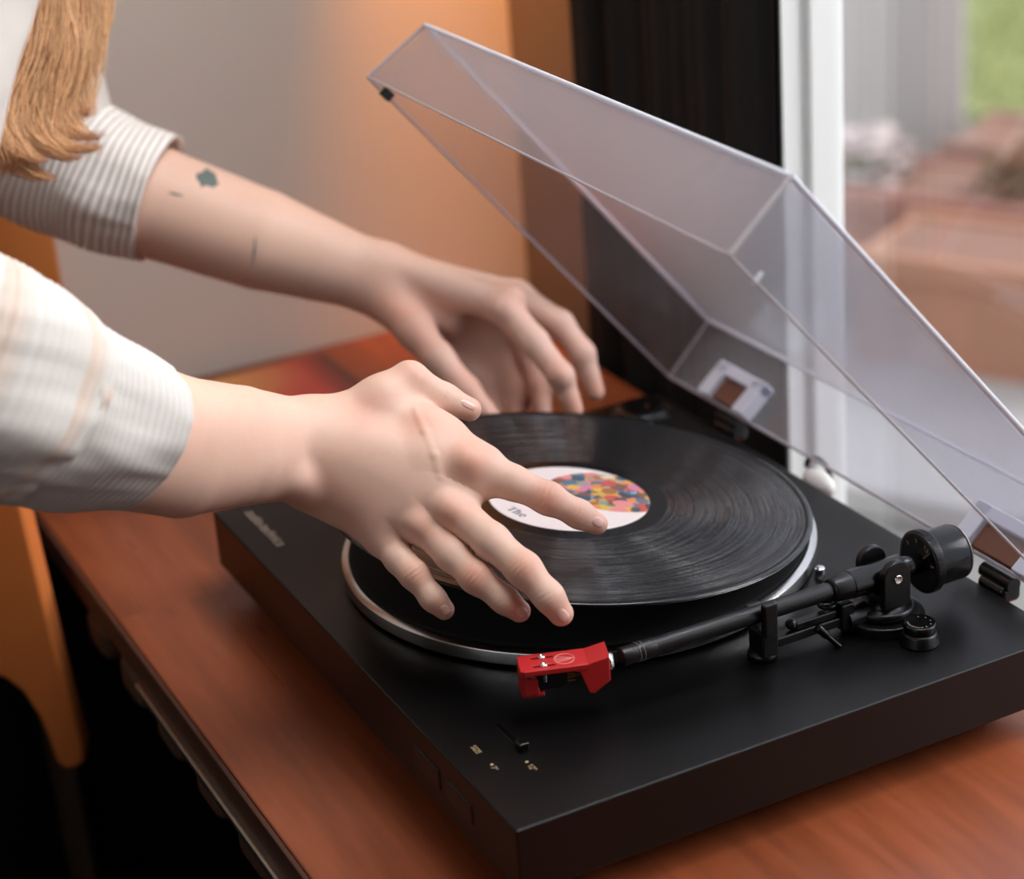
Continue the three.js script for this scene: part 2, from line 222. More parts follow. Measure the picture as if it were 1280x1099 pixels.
  const prof = new THREE.Shape(); prof.moveTo(0.0, 0.0068); prof.lineTo(0.0105, 0.0042); prof.lineTo(0.0168, 0.0042); prof.lineTo(0.0168, 0.0014); prof.lineTo(0.0142, 0.0005); prof.lineTo(0.0102, -0.0118); prof.lineTo(0.0082, -0.0122); prof.lineTo(0.0, -0.0062); prof.closePath();
  const nk = new THREE.ExtrudeGeometry(prof, { depth: 0.015, bevelEnabled: true, bevelThickness: 0.0007, bevelSize: 0.0005, bevelSegments: 2 }); nk.rotateY(-Math.PI / 2); nk.translate(0.0075, 0, 0);
  mesh('shell', [pg, nk], M.red, hs);
  mesh('shell_collar', [turned([[0, 0], [0.0046, 0], [0.0046, 0.0035], [0, 0.0035]], V(0, 0, -0.003), V(0, 0, 1), 32)], M.chrome, hs);
  for (const s of [-1, 1]) mesh('screw', [lathe([[0, 0], [0.0019, 0], [0.0019, 0.0007], [0.0015, 0.0013], [0.0008, 0.0013], [0.0006, 0.0008], [0, 0.0008]], 20).translate(s * 0.0042, 0.0044, 0.0325)], M.chrome, hs);
  // maker's emblem: a ring crossed by a slim lettermark
  const em = [new THREE.TorusGeometry(0.0051, 0.00018, 6, 48).rotateX(Math.PI / 2).translate(0, 0.00465, 0.0215)];
  for (const [a, b] of [[[0, 0.0167], [-0.0031, 0.0257]], [[0, 0.0167], [0.0031, 0.0257]], [[0, 0.0178], [-0.0008, 0.0257]], [[0, 0.0178], [0.0012, 0.0257]], [[-0.0033, 0.0257], [0.0033, 0.0257]]]) em.push(rod(V(a[0], 0.00465, a[1]), V(b[0], 0.00465, b[1]), 0.00017, 0.00017, 6));
  mesh('emblem', em, std(0xe7a49a, 0.5), hs);
  mesh('cartridge', [box(-0.0068, 0.0068, -0.0068, 0.0014, 0.0205, 0.0365, 0.0008), box(-0.0045, 0.0045, -0.0095, -0.006, 0.022, 0.036, 0.001)], M.black, hs);
  mesh('cartridge_pin', [-0.0045, -0.0015, 0.0015, 0.0045].map((x, i) => box(x - 0.0004, x + 0.0004, -0.001 - 0.0012 * (i % 2) * 2, 0.0002 - 0.0012 * (i % 2) * 2, 0.0145, 0.0206)).concat([rod(V(0.0069, -0.0002, 0.0175), V(0.0069, -0.0002, 0.0212), 0.0004, 0.0004, 8), rod(V(0.0069, -0.0022, 0.0175), V(0.0069, -0.0022, 0.0212), 0.0004, 0.0004, 8), rod(V(0.0069, -0.0042, 0.0175), V(0.0069, -0.0042, 0.0212), 0.0004, 0.0004, 8)]), M.brass, hs);
  mesh('mounting_nut', [rod(V(0.0069, 0.001, 0.0325), V(0.0069, -0.003, 0.0325), 0.0012, 0.0008, 12)], M.chrome, hs);
  mesh('stylus_guard', [box(-0.0066, 0.0066, -0.0118, 0.0016, 0.0415, 0.0452, 0.0012), box(-0.0064, 0.0064, -0.0122, -0.0095, 0.033, 0.0445, 0.001), box(0.0035, 0.0068, -0.0112, -0.0012, 0.0355, 0.044, 0.0012)], M.redDark, hs);
}
// dust cover: five clear panels, their bright edges, hinge sockets and a rubber bumper
const LID = (() => { const yb = 0.01207, zb = -0.00844, a = 0.87215, xm = 0.2259, k = -0.04977, v = V(0, Math.sin(a), Math.cos(a)), w = V(0, Math.cos(a), -Math.sin(a)); return (x, vv, ww) => V(x, yb, zb).addScaledVector(v, vv).addScaledVector(w, ww + k * (x - xm) * vv); })();
{
  const L = 0.342, H = 0.0497, xa = 0.0056, xb = 0.4461, dx = 0.0074, e0 = 0.0101, e1 = 0.0041, T = 0.0026;
  const A = LID(xa, L, 0), B = LID(xb, L, 0), C = LID(xb, 0, 0), Dd = LID(xa, 0, 0), TA = LID(xa + dx, L - e1, H), TB = LID(xb - dx, L - e1, H), TC = LID(xb - dx, e0, H), TD = LID(xa + dx, e0, H), mid = LID(0.226, L / 2, H / 2);
  const clear = (rough) => phys(0xf4f4f8, rough, { transmission: 1, thickness: 0, ior: 1.5 });
  const clFront = clear(0.42), clSide = clear(0.22), clTop = clear(0.28);
  const edgeM = phys(0xe8e8f0, 0.45, { transmission: 0.3, thickness: 0, ior: 1.5 }), rimM = phys(0xd2ccd0, 0.45, { transmission: 0.55, thickness: 0, ior: 1.5 });
  const lid = group('dust_cover', tt); lid.userData.label = 'clear plastic dust cover standing open';
  function panel(p, m, n = 14) {                                 // a curved-corner sheet of thickness T between four corners
    const nrm = new THREE.Vector3().crossVectors(p[1].clone().sub(p[0]), p[3].clone().sub(p[0])).normalize(); if (nrm.dot(mid.clone().sub(p[0])) < 0) nrm.negate();
    const pos = [], idx = [], lerp = (u, v, o) => p[0].clone().multiplyScalar((1 - u) * (1 - v)).addScaledVector(p[1], u * (1 - v)).addScaledVector(p[2], u * v).addScaledVector(p[3], (1 - u) * v).addScaledVector(nrm, o);
    for (const o of [0, T]) for (let j = 0; j <= n; j++) for (let i = 0; i <= n; i++) pos.push(...lerp(0.004 + 0.992 * i / n, 0.008 + 0.984 * j / n, o).toArray());
    const N = (n + 1) * (n + 1), q = (a, b, c, d) => idx.push(a, b, c, a, c, d);
    for (let j = 0; j < n; j++) for (let i = 0; i < n; i++) { const a = j * (n + 1) + i; q(a, a + 1, a + n + 2, a + n + 1); q(N + a, N + a + n + 1, N + a + n + 2, N + a + 1); }
    const g = new THREE.BufferGeometry(); g.setAttribute('position', new THREE.Float32BufferAttribute(pos, 3)); g.setIndex(idx); g.computeVertexNormals(); return mesh('panel', g, m, lid);
  }
  panel([A, B, TB, TA], clFront); panel([A, TA, TD, Dd], clSide); panel([B, TB, TC, C], clSide); panel([Dd, C, TC, TD], clTop); panel([TA, TB, TC, TD], clTop);
  const edge = (a, b, r) => mesh('edge', rod(a, b, r, r, 10), r > 0.0016 ? edgeM : rimM, lid);
  edge(A, B, 0.0008); edge(A, Dd, 0.0011); edge(B, C, 0.0008); edge(Dd, C, 0.0012); edge(TA, TB, 0.0017); edge(TA, TD, 0.00165); edge(TB, TC, 0.0018); edge(TD, TC, 0.00165); edge(A, TA, 0.0014); edge(B, TB, 0.0013); edge(Dd, TD, 0.001); edge(C, TC, 0.001);
  mesh('latch_nub', [rod(LID(xb - 0.001, L - 0.022, -0.001), LID(xb - 0.001, L - 0.022, 0.006), 0.0016, 0.0012, 12)], edgeM, lid);
  mesh('rubber_bumper', [(() => { const g = new THREE.BoxGeometry(0.005, 0.006, 0.0075, 2, 2, 2); const p = LID(xa + 0.002, L - 0.017, 0.0005); g.rotateX(-0.872); return g.translate(p.x, p.y, p.z); })()], M.rubber, lid);
  for (const [x0, x1] of [[0.0595, 0.1175], [0.3475, 0.4155]]) {
    const bar = (xx0, xx1, w0, w1, t = 0.006) => { const c = LID((xx0 + xx1) / 2, 0.003 + t / 2, (w0 + w1) / 2), g = new RoundedBoxGeometry(xx1 - xx0, t, w1 - w0, 2, 0.0012); const v = LID(0.2259, 1, 0).sub(LID(0.2259, 0, 0)), w = LID(0.2259, 0, 1).sub(LID(0.2259, 0, 0)); g.applyMatrix4(new THREE.Matrix4().makeBasis(V(1, 0, 0), v.normalize(), w.normalize().negate())); return g.translate(c.x, c.y, c.z); };
    const f = mesh('hinge_socket', [bar(x0, x0 + 0.0135, -0.001, 0.0275, 0.011), bar(x1 - 0.0135, x1, -0.001, 0.0275, 0.011), bar(x0, x1, 0.0185, 0.0275, 0.011)], edgeM, lid); f.userData.label = 'clear U-shaped hinge socket';
    const ins = mesh('hinge_insert', [bar(x0 + 0.0138, x1 - 0.0138, 0.0005, 0.0183, 0.007)], std(0x6b4230, 0.4), lid); ins.userData.label = 'brown plate in the hinge socket';
    mesh('hinge', [box((x0 + x1) / 2 - 0.012, (x0 + x1) / 2 + 0.012, -0.008, 0.004, -0.0165, -0.0005, 0.004), rod(V((x0 + x1) / 2 - 0.0135, 0.005, -0.0085), V((x0 + x1) / 2 + 0.0135, 0.005, -0.0085), 0.0048)], M.gloss, tt);
  }
}

// ------------------------------------------------------------------ the record, lifted off the platter and slightly tilted
{
  const r = tag(group('record'), 'black vinyl record with a white and multicoloured centre label held over the platter', 'record');
  r.position.set(0.2058, 0.0426, 0.1851); r.quaternion.setFromUnitVectors(V(0, 1, 0), V(0.01994, 0.99221, -0.12297).normalize());
  const gapR = [0.0655, 0.078, 0.0915, 0.1025, 0.1145, 0.1265, 0.1375, 0.1455];
  const grooves = dataTex(8, 1024, (u, v) => { const R = 0.05 + v * 0.1; const gap = gapR.some((g) => Math.abs(R - g) < 0.00035) || R < 0.0615 || R > 0.1462; const n = 0.5 + 0.5 * noise(R * 4200, 1); return gap ? [9, 9, 9] : [13 + 8 * n, 13 + 8 * n, 13 + 8 * n]; });
  const grRough = dataTex(8, 1024, (u, v) => { const R = 0.05 + v * 0.1; const gap = gapR.some((g) => Math.abs(R - g) < 0.00035) || R < 0.0615 || R > 0.1462; const t = gap ? 30 : 42 + 16 * noise(R * 3100, 4); return [t, t, t]; }, false);
  const tilt = dataTex(4, 2048, (u, v) => { const R = 0.05 + v * 0.1, gap = gapR.some((g) => Math.abs(R - g) < 0.00035) || R < 0.0615 || R > 0.1462; const s = gap || rnd() < 0.4 ? 0 : (rnd() < 0.5 ? -1 : 1) * (0.9 + 0.7 * rnd()); const L = Math.hypot(1, s); return [128, 127.5 + 127.5 * s / L, 127.5 + 127.5 / L]; }, false);
  for (const t of [grooves, grRough, tilt]) { t.wrapT = THREE.ClampToEdgeWrapping; }
  const vinyl = phys(0xffffff, 1, { map: grooves, roughnessMap: grRough, normalMap: tilt, ior: 1.6 });
  const edgeV = phys(0x090909, 0.16, { ior: 1.55 });
  const pr = [[0.0508, 0.00085], [0.06, 0.0008], [0.0615, 0.00062], [0.1462, 0.00062], [0.1478, 0.0011], [0.1494, 0.00125], [0.1506, 0.0009], [0.151, 0]];
  function ring(prof, seg, flip) {                               // u runs along the groove, v across it
    const pos = [], uv = [], idx = [];
    for (let j = 0; j < prof.length; j++) for (let i = 0; i <= seg; i++) { const a = i / seg * Math.PI * 2; pos.push(prof[j][0] * Math.cos(a), prof[j][1], prof[j][0] * Math.sin(a)); uv.push(i / seg * 6, (prof[j][0] - 0.05) / 0.1); }
    for (let j = 0; j + 1 < prof.length; j++) for (let i = 0; i < seg; i++) { const a = j * (seg + 1) + i, b = a + 1, c = a + seg + 1, d = c + 1; if (flip) idx.push(a, b, c, b, d, c); else idx.push(a, c, b, b, c, d); }
    const g = new THREE.BufferGeometry(); g.setAttribute('position', new THREE.Float32BufferAttribute(pos, 3)); g.setAttribute('uv', new THREE.Float32BufferAttribute(uv, 2)); g.setIndex(idx); g.computeVertexNormals(); return g;
  }
  const fine = [[0.0615, 0.00062]]; for (let i = 1; i <= 30; i++) fine.push([0.0615 + (0.1462 - 0.0615) * i / 30, 0.00062]);
  mesh('grooves', ring(fine, 256, true), vinyl, r);
  mesh('disc', [ring(pr.slice(0, 3), 200, true), ring(pr.slice(3), 256, true), ring([[0.151, 0], [0.1506, -0.0009], [0.149, -0.0012], [0.146, -0.0007], [0.05, -0.0007], [0.0037, -0.0007]], 200, true)], edgeV, r);
  // centre label: white paper, a colourful picture over its far half, dark blue lettering
  const N = 1024, cv = document.createElement('canvas'); cv.width = cv.height = N; const c = cv.getContext('2d'), k = N / 0.1, X = (mm) => (mm / 1000 + 0.05) * k;
  c.fillStyle = '#e9dcd6'; c.fillRect(0, 0, N, N);
  c.save(); c.beginPath(); c.moveTo(X(-28), X(-2)); c.quadraticCurveTo(X(-36), X(-14), X(-30), X(-34)); c.lineTo(X(-10), X(-55)); c.lineTo(X(34), X(-50)); c.lineTo(X(37), X(-32)); c.quadraticCurveTo(X(32), X(-14), X(20), X(-6)); c.quadraticCurveTo(X(-4), X(4), X(-28), X(-2)); c.clip();
  c.fillStyle = '#b98a5c'; c.fillRect(0, 0, N, N);
  const cols = ['#d98a55', '#e08b86', '#c4574a', '#5d7386', '#3e5668', '#8d9a86', '#c9a15e', '#e3c7a8', '#7b5a4c', '#cf7f9a', '#a56a3c', '#4c4a55', '#d9b04e', '#9fb0b8'];
  for (let i = 0; i < 420; i++) { c.fillStyle = cols[Math.floor(rnd() * cols.length)]; const x = X(-36 + 76 * rnd()), y = X(-54 + 58 * rnd()), s = k * (0.002 + 0.0042 * rnd()); c.beginPath(); c.ellipse(x, y, s, s * (0.5 + 0.8 * rnd()), rnd() * 3, 0, 7); c.fill(); }
  c.restore();
  c.fillStyle = '#33465f'; c.font = 'bold 86px serif'; c.save(); c.translate(X(2), X(46)); c.rotate(-0.2); c.fillText('The', 0, -10); c.restore();
  c.font = '30px sans-serif'; c.fillStyle = '#5c6670'; c.fillText('33', X(35), X(-3));
  const lt = new THREE.CanvasTexture(cv); lt.colorSpace = THREE.SRGBColorSpace;
  const lg = new THREE.BufferGeometry(), lp = [0, 0, 0], lu = [], li = []; const prL = [[0.0036, 0.0011], [0.0495, 0.0011], [0.0502, 0.0009], [0.0505, 0.0007]]; lp.length = 0;
  for (const [R, y] of prL) for (let i = 0; i <= 96; i++) { const a = i / 96 * Math.PI * 2; lp.push(R * Math.cos(a), y, R * Math.sin(a)); lu.push(0.5 + R * Math.cos(a) / 0.1, 0.5 - R * Math.sin(a) / 0.1); }
  for (let j = 0; j < 3; j++) for (let i = 0; i < 96; i++) { const a = j * 97 + i; li.push(a, a + 1, a + 97, a + 1, a + 98, a + 97); }
  lg.setAttribute('position', new THREE.Float32BufferAttribute(lp, 3)); lg.setAttribute('uv', new THREE.Float32BufferAttribute(lu, 2)); lg.setIndex(li); lg.computeVertexNormals();
  mesh('paper_label', lg, std(0xffffff, 0.55, { map: lt }), r).userData.label = 'white centre label with a colourful picture';
}

// ------------------------------------------------------------------ person: one signed distance field, meshed with surface nets
// A bone is a round cone; bones of one limb are joined by a smooth minimum.
const bone = (a, b, ra, rb) => { const ba = b.clone().sub(a), l2 = ba.lengthSq(), rr = ra - rb, a2 = l2 - rr * rr; return { ax: a.x, ay: a.y, az: a.z, bx: ba.x, by: ba.y, bz: ba.z, ra, rb, rr, l2, a2, il2: 1 / l2 }; };
function dBone(o, x, y, z) {                                    // distance to a round cone
  const px = x - o.ax, py = y - o.ay, pz = z - o.az, yy = px * o.bx + py * o.by + pz * o.bz, zz = yy - o.l2;
  const qx = px * o.l2 - o.bx * yy, qy = py * o.l2 - o.by * yy, qz = pz * o.l2 - o.bz * yy, x2 = qx * qx + qy * qy + qz * qz, y2 = yy * yy * o.l2, z2 = zz * zz * o.l2;
  const k = Math.sign(o.rr) * o.rr * o.rr * x2;
  if (Math.sign(zz) * o.a2 * z2 > k) return Math.sqrt(x2 + z2) * o.il2 - o.rb;
  if (Math.sign(yy) * o.a2 * y2 < k) return Math.sqrt(x2 + y2) * o.il2 - o.ra;
  return (Math.sqrt(x2 * o.a2 * o.il2) + yy * o.rr) * o.il2 - o.ra;
}
const smin = (a, b, k) => { const h = Math.max(k - Math.abs(a - b), 0) / k; return Math.min(a, b) - h * h * k * 0.25; };
function dBones(list, k, x, y, z) { let d = 1e3; for (const o of list) d = smin(d, o.list ? dBones(o.list, 0.0015, x, y, z) : dBone(o, x, y, z), o.k || k); return d; }
const soft = (o, k) => { o.k = k; return o; };
function chain(pts, radii) { const r = []; for (let i = 0; i + 1 < pts.length; i++) r.push(bone(pts[i], pts[i + 1], radii[i], radii[i + 1])); return r; }
const P = (a) => at(a[0], a[1], a[2]);

function surfaceNets(f, lo, hi, h) {                            // blocks far from the surface are skipped
  const B = 8, n = [0, 1, 2].map((i) => Math.ceil((hi[i] - lo[i]) / h / B) * B + 1), [nx, ny, nz] = n, val = new Float32Array(nx * ny * nz).fill(1);
  const half = B * h / 2, reach = half * 1.7321 * 1.25 + h;
  for (let bz = 0; bz < nz - 1; bz += B) for (let by = 0; by < ny - 1; by += B) for (let bx = 0; bx < nx - 1; bx += B) {
    const c = f(lo[0] + bx * h + half, lo[1] + by * h + half, lo[2] + bz * h + half);
    const far = Math.abs(c) > reach;
    for (let z = bz; z <= bz + B; z++) for (let y = by; y <= by + B; y++) for (let x = bx; x <= bx + B; x++) {
      const i = (z * ny + y) * nx + x;
      if (far) { if (c < 0 && val[i] === 1) val[i] = -1; } else if (val[i] === 1 || val[i] === -1) val[i] = f(lo[0] + x * h, lo[1] + y * h, lo[2] + z * h);
    }
  }
  const id = new Int32Array(nx * ny * nz).fill(-1), pos = [], idx = [];
  const off = [0, 1, nx, nx + 1, nx * ny, nx * ny + 1, nx * ny + nx, nx * ny + nx + 1];
  for (let z = 0; z < nz - 1; z++) for (let y = 0; y < ny - 1; y++) for (let x = 0; x < nx - 1; x++) {
    const i = (z * ny + y) * nx + x; let m = 0; for (let k = 0; k < 8; k++) if (val[i + off[k]] < 0) m |= 1 << k;
    if (m === 0 || m === 255) continue;
    let sx = 0, sy = 0, sz = 0, c = 0;
    for (let k = 0; k < 8; k++) for (const b of [1, 2, 4]) { if (k & b) continue; const v0 = val[i + off[k]], v1 = val[i + off[k | b]]; if ((v0 < 0) === (v1 < 0)) continue; const t = v0 / (v0 - v1); sx += (k & 1) + (b === 1 ? t : 0); sy += ((k >> 1) & 1) + (b === 2 ? t : 0); sz += ((k >> 2) & 1) + (b === 4 ? t : 0); c++; }
    id[i] = pos.length / 3; pos.push(lo[0] + (x + sx / c) * h, lo[1] + (y + sy / c) * h, lo[2] + (z + sz / c) * h);
  }
  const S = [1, nx, nx * ny];
  for (let z = 1; z < nz - 1; z++) for (let y = 1; y < ny - 1; y++) for (let x = 1; x < nx - 1; x++) {
    const i = (z * ny + y) * nx + x;
    for (let a = 0; a < 3; a++) {
      const u = S[(a + 1) % 3], w = S[(a + 2) % 3], inside = val[i] < 0; if (inside === (val[i + S[a]] < 0)) continue;
      const q = [id[i], id[i - u], id[i - u - w], id[i - w]]; if (q.some((e) => e < 0)) continue;
      if (inside) idx.push(q[0], q[1], q[2], q[0], q[2], q[3]); else idx.push(q[0], q[2], q[1], q[0], q[3], q[2]);
    }
  }
  const nor = new Float32Array(pos.length), e = h * 0.35;
  const grad = (x, y, z) => [f(x + e, y, z) - f(x - e, y, z), f(x, y + e, z) - f(x, y - e, z), f(x, y, z + e) - f(x, y, z - e)];
  for (let i = 0; i < pos.length; i += 3) {
    let g;
    for (let r = 0; r < 2; r++) { g = grad(pos[i], pos[i + 1], pos[i + 2]); const L = Math.hypot(...g) || 1, d = Math.max(-h, Math.min(h, f(pos[i], pos[i + 1], pos[i + 2]))); if (r === 0) for (let k = 0; k < 3; k++) pos[i + k] -= g[k] / L * d; else for (let k = 0; k < 3; k++) nor[i + k] = g[k] / L; }
  }
  return { pos: new Float32Array(pos), nor, idx };
}
function netsGeometry(list, color) {
  let nv = 0, ni = 0; for (const l of list) { nv += l.pos.length; ni += l.idx.length; }
  const pos = new Float32Array(nv), nor = new Float32Array(nv), idx = new Uint32Array(ni); let a = 0, b = 0;
  for (const l of list) { pos.set(l.pos, a); nor.set(l.nor, a); for (let i = 0; i < l.idx.length; i++) idx[b + i] = l.idx[i] + a / 3; a += l.pos.length; b += l.idx.length; }
  const g = new THREE.BufferGeometry(); g.setAttribute('position', new THREE.BufferAttribute(pos, 3)); g.setAttribute('normal', new THREE.BufferAttribute(nor, 3)); g.setIndex(new THREE.BufferAttribute(idx, 1));
  if (color) { const c = new Float32Array(nv); for (let i = 0; i < nv; i += 3) c.set(color(pos[i], pos[i + 1], pos[i + 2]), i); g.setAttribute('color', new THREE.BufferAttribute(c, 3)); }
  return g;
}
function boundsOf(lists, pad) { const lo = [9, 9, 9], hi = [-9, -9, -9]; for (const l of lists) for (const o of l.flatMap((q) => q.list || [q])) { const e = [[o.ax, o.ay, o.az, o.ra], [o.ax + o.bx, o.ay + o.by, o.az + o.bz, o.rb]]; for (const q of e) for (let i = 0; i < 3; i++) { lo[i] = Math.min(lo[i], q[i] - q[3] - pad); hi[i] = Math.max(hi[i], q[i] + q[3] + pad); } } return [lo, hi]; }
// a limb made of a palm-and-arm group and fingers that join it but not one another
function limb(trunk, fingers, extras, kT, kF, kJ, creases = []) {
  const bound = fingers.map((l) => { const [lo, hi] = boundsOf([l], 0.02); const c = lo.map((v, i) => (v + hi[i]) / 2); return [...c, Math.hypot(hi[0] - lo[0], hi[1] - lo[1], hi[2] - lo[2]) / 2]; });
  return (x, y, z) => {
    const t = dBones(trunk, kT, x, y, z); let d = t;
    for (let i = 0; i < fingers.length; i++) { const b = bound[i], out = Math.hypot(x - b[0], y - b[1], z - b[2]) - b[3]; if (out > 0.004 && out > d) continue; d = Math.min(d, smin(t, dBones(fingers[i], kF, x, y, z), kJ)); }
    for (const o of extras) d = smin(d, dBone(o, x, y, z), o.k);
    if (d < 0.004 && d > -0.004) for (const w of creases) { const px = x - w.c.x, py = y - w.c.y, pz = z - w.c.z, r2 = px * px + py * py + pz * pz; if (r2 < 0.00016) { const t = px * w.u.x + py * w.u.y + pz * w.u.z; d += w.a * Math.cos(t * 6.2832 / 0.0027) * Math.exp(-r2 / 0.000028); } }
    return d;
  };
}
function hit(f, px, py, s0, s1) { const d = dirAt(px, py), k = 1 / d.dot(FWD); let s = s0 * k; for (let i = 0; i < 90 && s < s1 * k; i++) { const p = CAM.clone().addScaledVector(d, s), v = f(p.x, p.y, p.z); if (v < 0.00008) return p; s += v * 0.8; } return null; }

// --- right arm and hand, near the camera: back of the hand towards the camera, thumb on top
const RW = P([386, 561, 1.152]), RE = P([-215, 440, 0.985]), RS = P([-20, -260, 0.99]);
const Rtrunk = [
  { k: 0.018, list: chain([P([372, 540, 1.155]), P([300, 533, 1.12]), P([225, 531, 1.085]), P([90, 500, 1.03]), RE], [0.0186, 0.0222, 0.0258, 0.0325, 0.036]) }, { k: 0.018, list: chain([P([380, 585, 1.158]), P([305, 582, 1.122]), P([222, 587, 1.09]), P([85, 548, 1.03]), RE], [0.0180, 0.0218, 0.0258, 0.0325, 0.036]) }, bone(RE, RS, 0.040, 0.046),
  bone(P([388, 545, 1.156]), P([535, 570, 1.150]), 0.0165, 0.0125), bone(P([390, 560, 1.158]), P([540, 610, 1.148]), 0.0165, 0.0118), bone(P([388, 577, 1.160]), P([508, 634, 1.149]), 0.0165, 0.0112), bone(P([385, 592, 1.162]), P([470, 655, 1.152]), 0.0155, 0.0105),
  bone(P([400, 540, 1.163]), P([478, 500, 1.165]), 0.0165, 0.0128),                                // thumb metacarpal
  bone(P([440, 545, 1.165]), P([530, 545, 1.162]), 0.014, 0.0115), bone(P([480, 515, 1.164]), P([556, 548, 1.160]), 0.0115, 0.0105), bone(P([535, 545, 1.158]), P([606, 578, 1.147]), 0.0115, 0.0092), bone(P([560, 598, 1.148]), P([598, 612, 1.143]), 0.0100, 0.0070), bone(P([535, 640, 1.147]), P([552, 662, 1.142]), 0.0085, 0.0062),
  bone(P([395, 553, 1.157]), P([520, 588, 1.149]), 0.0172, 0.0130), bone(P([395, 570, 1.158]), P([510, 622, 1.148]), 0.0172, 0.0128), bone(P([392, 585, 1.161]), P([480, 643, 1.150]), 0.016, 0.0112),   // web of the thumb
  bone(P([400, 605, 1.170]), P([452, 640, 1.168]), 0.0135, 0.0115),                                // heel of the hand
];
const Rf = [
  chain([P([478, 500, 1.166]), P([512, 475, 1.170]), P([556, 499, 1.182]), P([587, 512, 1.188])], [0.0128, 0.0102, 0.0084, 0.0069]),
  chain([P([535, 570, 1.150]), P([588, 582, 1.146]), P([640, 603, 1.142]), P([685, 623, 1.141]), P([724, 643, 1.149]), P([746, 655, 1.156])], [0.0125, 0.0110, 0.0093, 0.0087, 0.0075, 0.0063]),
  chain([P([540, 610, 1.148]), P([567, 637, 1.140]), P([615, 677, 1.122]), P([655, 712, 1.110]), P([686, 746, 1.107]), P([701, 767, 1.110])], [0.0118, 0.0108, 0.0095, 0.0092, 0.0078, 0.0070]),
  chain([P([508, 634, 1.149]), P([528, 657, 1.144]), P([564, 693, 1.130]), P([595, 722, 1.120]), P([631, 750, 1.117]), P([649, 764, 1.120])], [0.0112, 0.0101, 0.0086, 0.0084, 0.0071, 0.0063]),
  chain([P([470, 655, 1.152]), P([481, 676, 1.149]), P([500, 700, 1.140]), P([517, 718, 1.134]), P([541, 748, 1.131]), P([555, 762, 1.133])], [0.0105, 0.0092, 0.0078, 0.0076, 0.0065, 0.0058]),
];
let fR = limb(Rtrunk, Rf, [], 0.014, 0.005, 0.009);
const onR = (px, py, inn = 0) => { const p = hit(fR, px, py, 0.8, 1.3); return p ? p.addScaledVector(dirAt(px, py), inn) : P([px, py, 1.15]); };
function ridge(pts, r, k, inn, on) { const q = pts.map(([x, y]) => on(x, y, inn)), o = []; for (let i = 0; i + 1 < q.length; i++) { const b = bone(q[i], q[i + 1], r, r); b.k = k; o.push(b); } return o; }
{ // veins, tendons and knuckles that stand out on the back of the hand, wrist bone
  const ex = [].concat(
    ridge([[520, 515], [531, 541], [543, 570], [550, 596]], 0.0009, 0.0035, 0.0021, onR), 
    ridge([[372, 602], [380, 612]], 0.0055, 0.012, 0.0066, onR), ridge([[583, 575], [589, 578]], 0.0050, 0.009, 0.0046, onR), ridge([[558, 634], [563, 637]], 0.0048, 0.008, 0.0043, onR), ridge([[520, 655], [524, 657]], 0.0042, 0.008, 0.0039, onR), []);
  const cr = [[683, 621, 722, 643, 1], [650, 709, 686, 746, 1], [593, 719, 631, 750, 1], [517, 716, 541, 748, 0.7], [722, 641, 748, 655, 0.6], [684, 744, 701, 767, 0.6], [630, 748, 649, 764, 0.5], [556, 494, 588, 510, 0.6]].map(([x, y, X, Y, a]) => ({ c: onR(x, y), u: onR(X, Y).sub(onR(x, y)).normalize(), a: a * 0.00022 }));
  fR = limb(Rtrunk, Rf, ex, 0.014, 0.005, 0.009, cr);
}
// --- left arm and hand, farther away: reaching over the record's far rim, fingers bent down
const LW = P([480, 350, 1.478]), LE = P([70, 205, 1.475]), LS = P([-40, -250, 1.42]);
const Ltrunk = [
  { k: 0.018, list: chain([P([474, 337, 1.480]), P([400, 312, 1.476]), P([330, 288, 1.472]), P([190, 240, 1.470]), LE], [0.0182, 0.0232, 0.0290, 0.0335, 0.035]) }, { k: 0.018, list: chain([P([468, 361, 1.480]), P([392, 335, 1.476]), P([320, 311, 1.472]), P([182, 262, 1.470]), LE], [0.0170, 0.0228, 0.0290, 0.0335, 0.035]) }, bone(LE, LS, 0.041, 0.045),
  bone(P([482, 338, 1.475]), P([628, 380, 1.452]), 0.0165, 0.0120), bone(P([484, 340, 1.490]), P([645, 372, 1.475]), 0.0165, 0.0118), bone(P([480, 352, 1.500]), P([638, 385, 1.500]), 0.0160, 0.0110), bone(P([474, 365, 1.505]), P([620, 402, 1.520]), 0.0150, 0.0105),
  bone(P([470, 362, 1.475]), P([520, 415, 1.452]), 0.0160, 0.0125), bone(P([500, 380, 1.475]), P([560, 402, 1.475]), 0.0140, 0.0110), bone(P([520, 395, 1.510]), P([620, 420, 1.510]), 0.016, 0.0150), bone(P([560, 420, 1.505]), P([600, 470, 1.495]), 0.0150, 0.0125), bone(P([600, 425, 1.505]), P([650, 495, 1.496]), 0.0145, 0.0120), bone(P([575, 450, 1.505]), P([612, 520, 1.492]), 0.0140, 0.0120),
];
const Lf = [
  chain([P([520, 415, 1.452]), P([548, 448, 1.440]), P([582, 488, 1.432]), P([612, 522, 1.428])], [0.0125, 0.0108, 0.0098, 0.0078]),
  chain([P([628, 382, 1.452]), P([668, 428, 1.437]), P([701, 470, 1.428]), P([717, 512, 1.430])], [0.0118, 0.0098, 0.0090, 0.0068]),
  chain([P([645, 372, 1.475]), P([700, 405, 1.470]), P([728, 442, 1.467]), P([744, 490, 1.470])], [0.0115, 0.0096, 0.0088, 0.0068]),
  chain([P([638, 385, 1.500]), P([664, 440, 1.488]), P([675, 482, 1.480]), P([678, 526, 1.472])], [0.0110, 0.0095, 0.0086, 0.0068]),
  chain([P([620, 402, 1.520]), P([634, 450, 1.500]), P([642, 488, 1.490]), P([645, 526, 1.480])], [0.0105, 0.0085, 0.0076, 0.0062]),
];
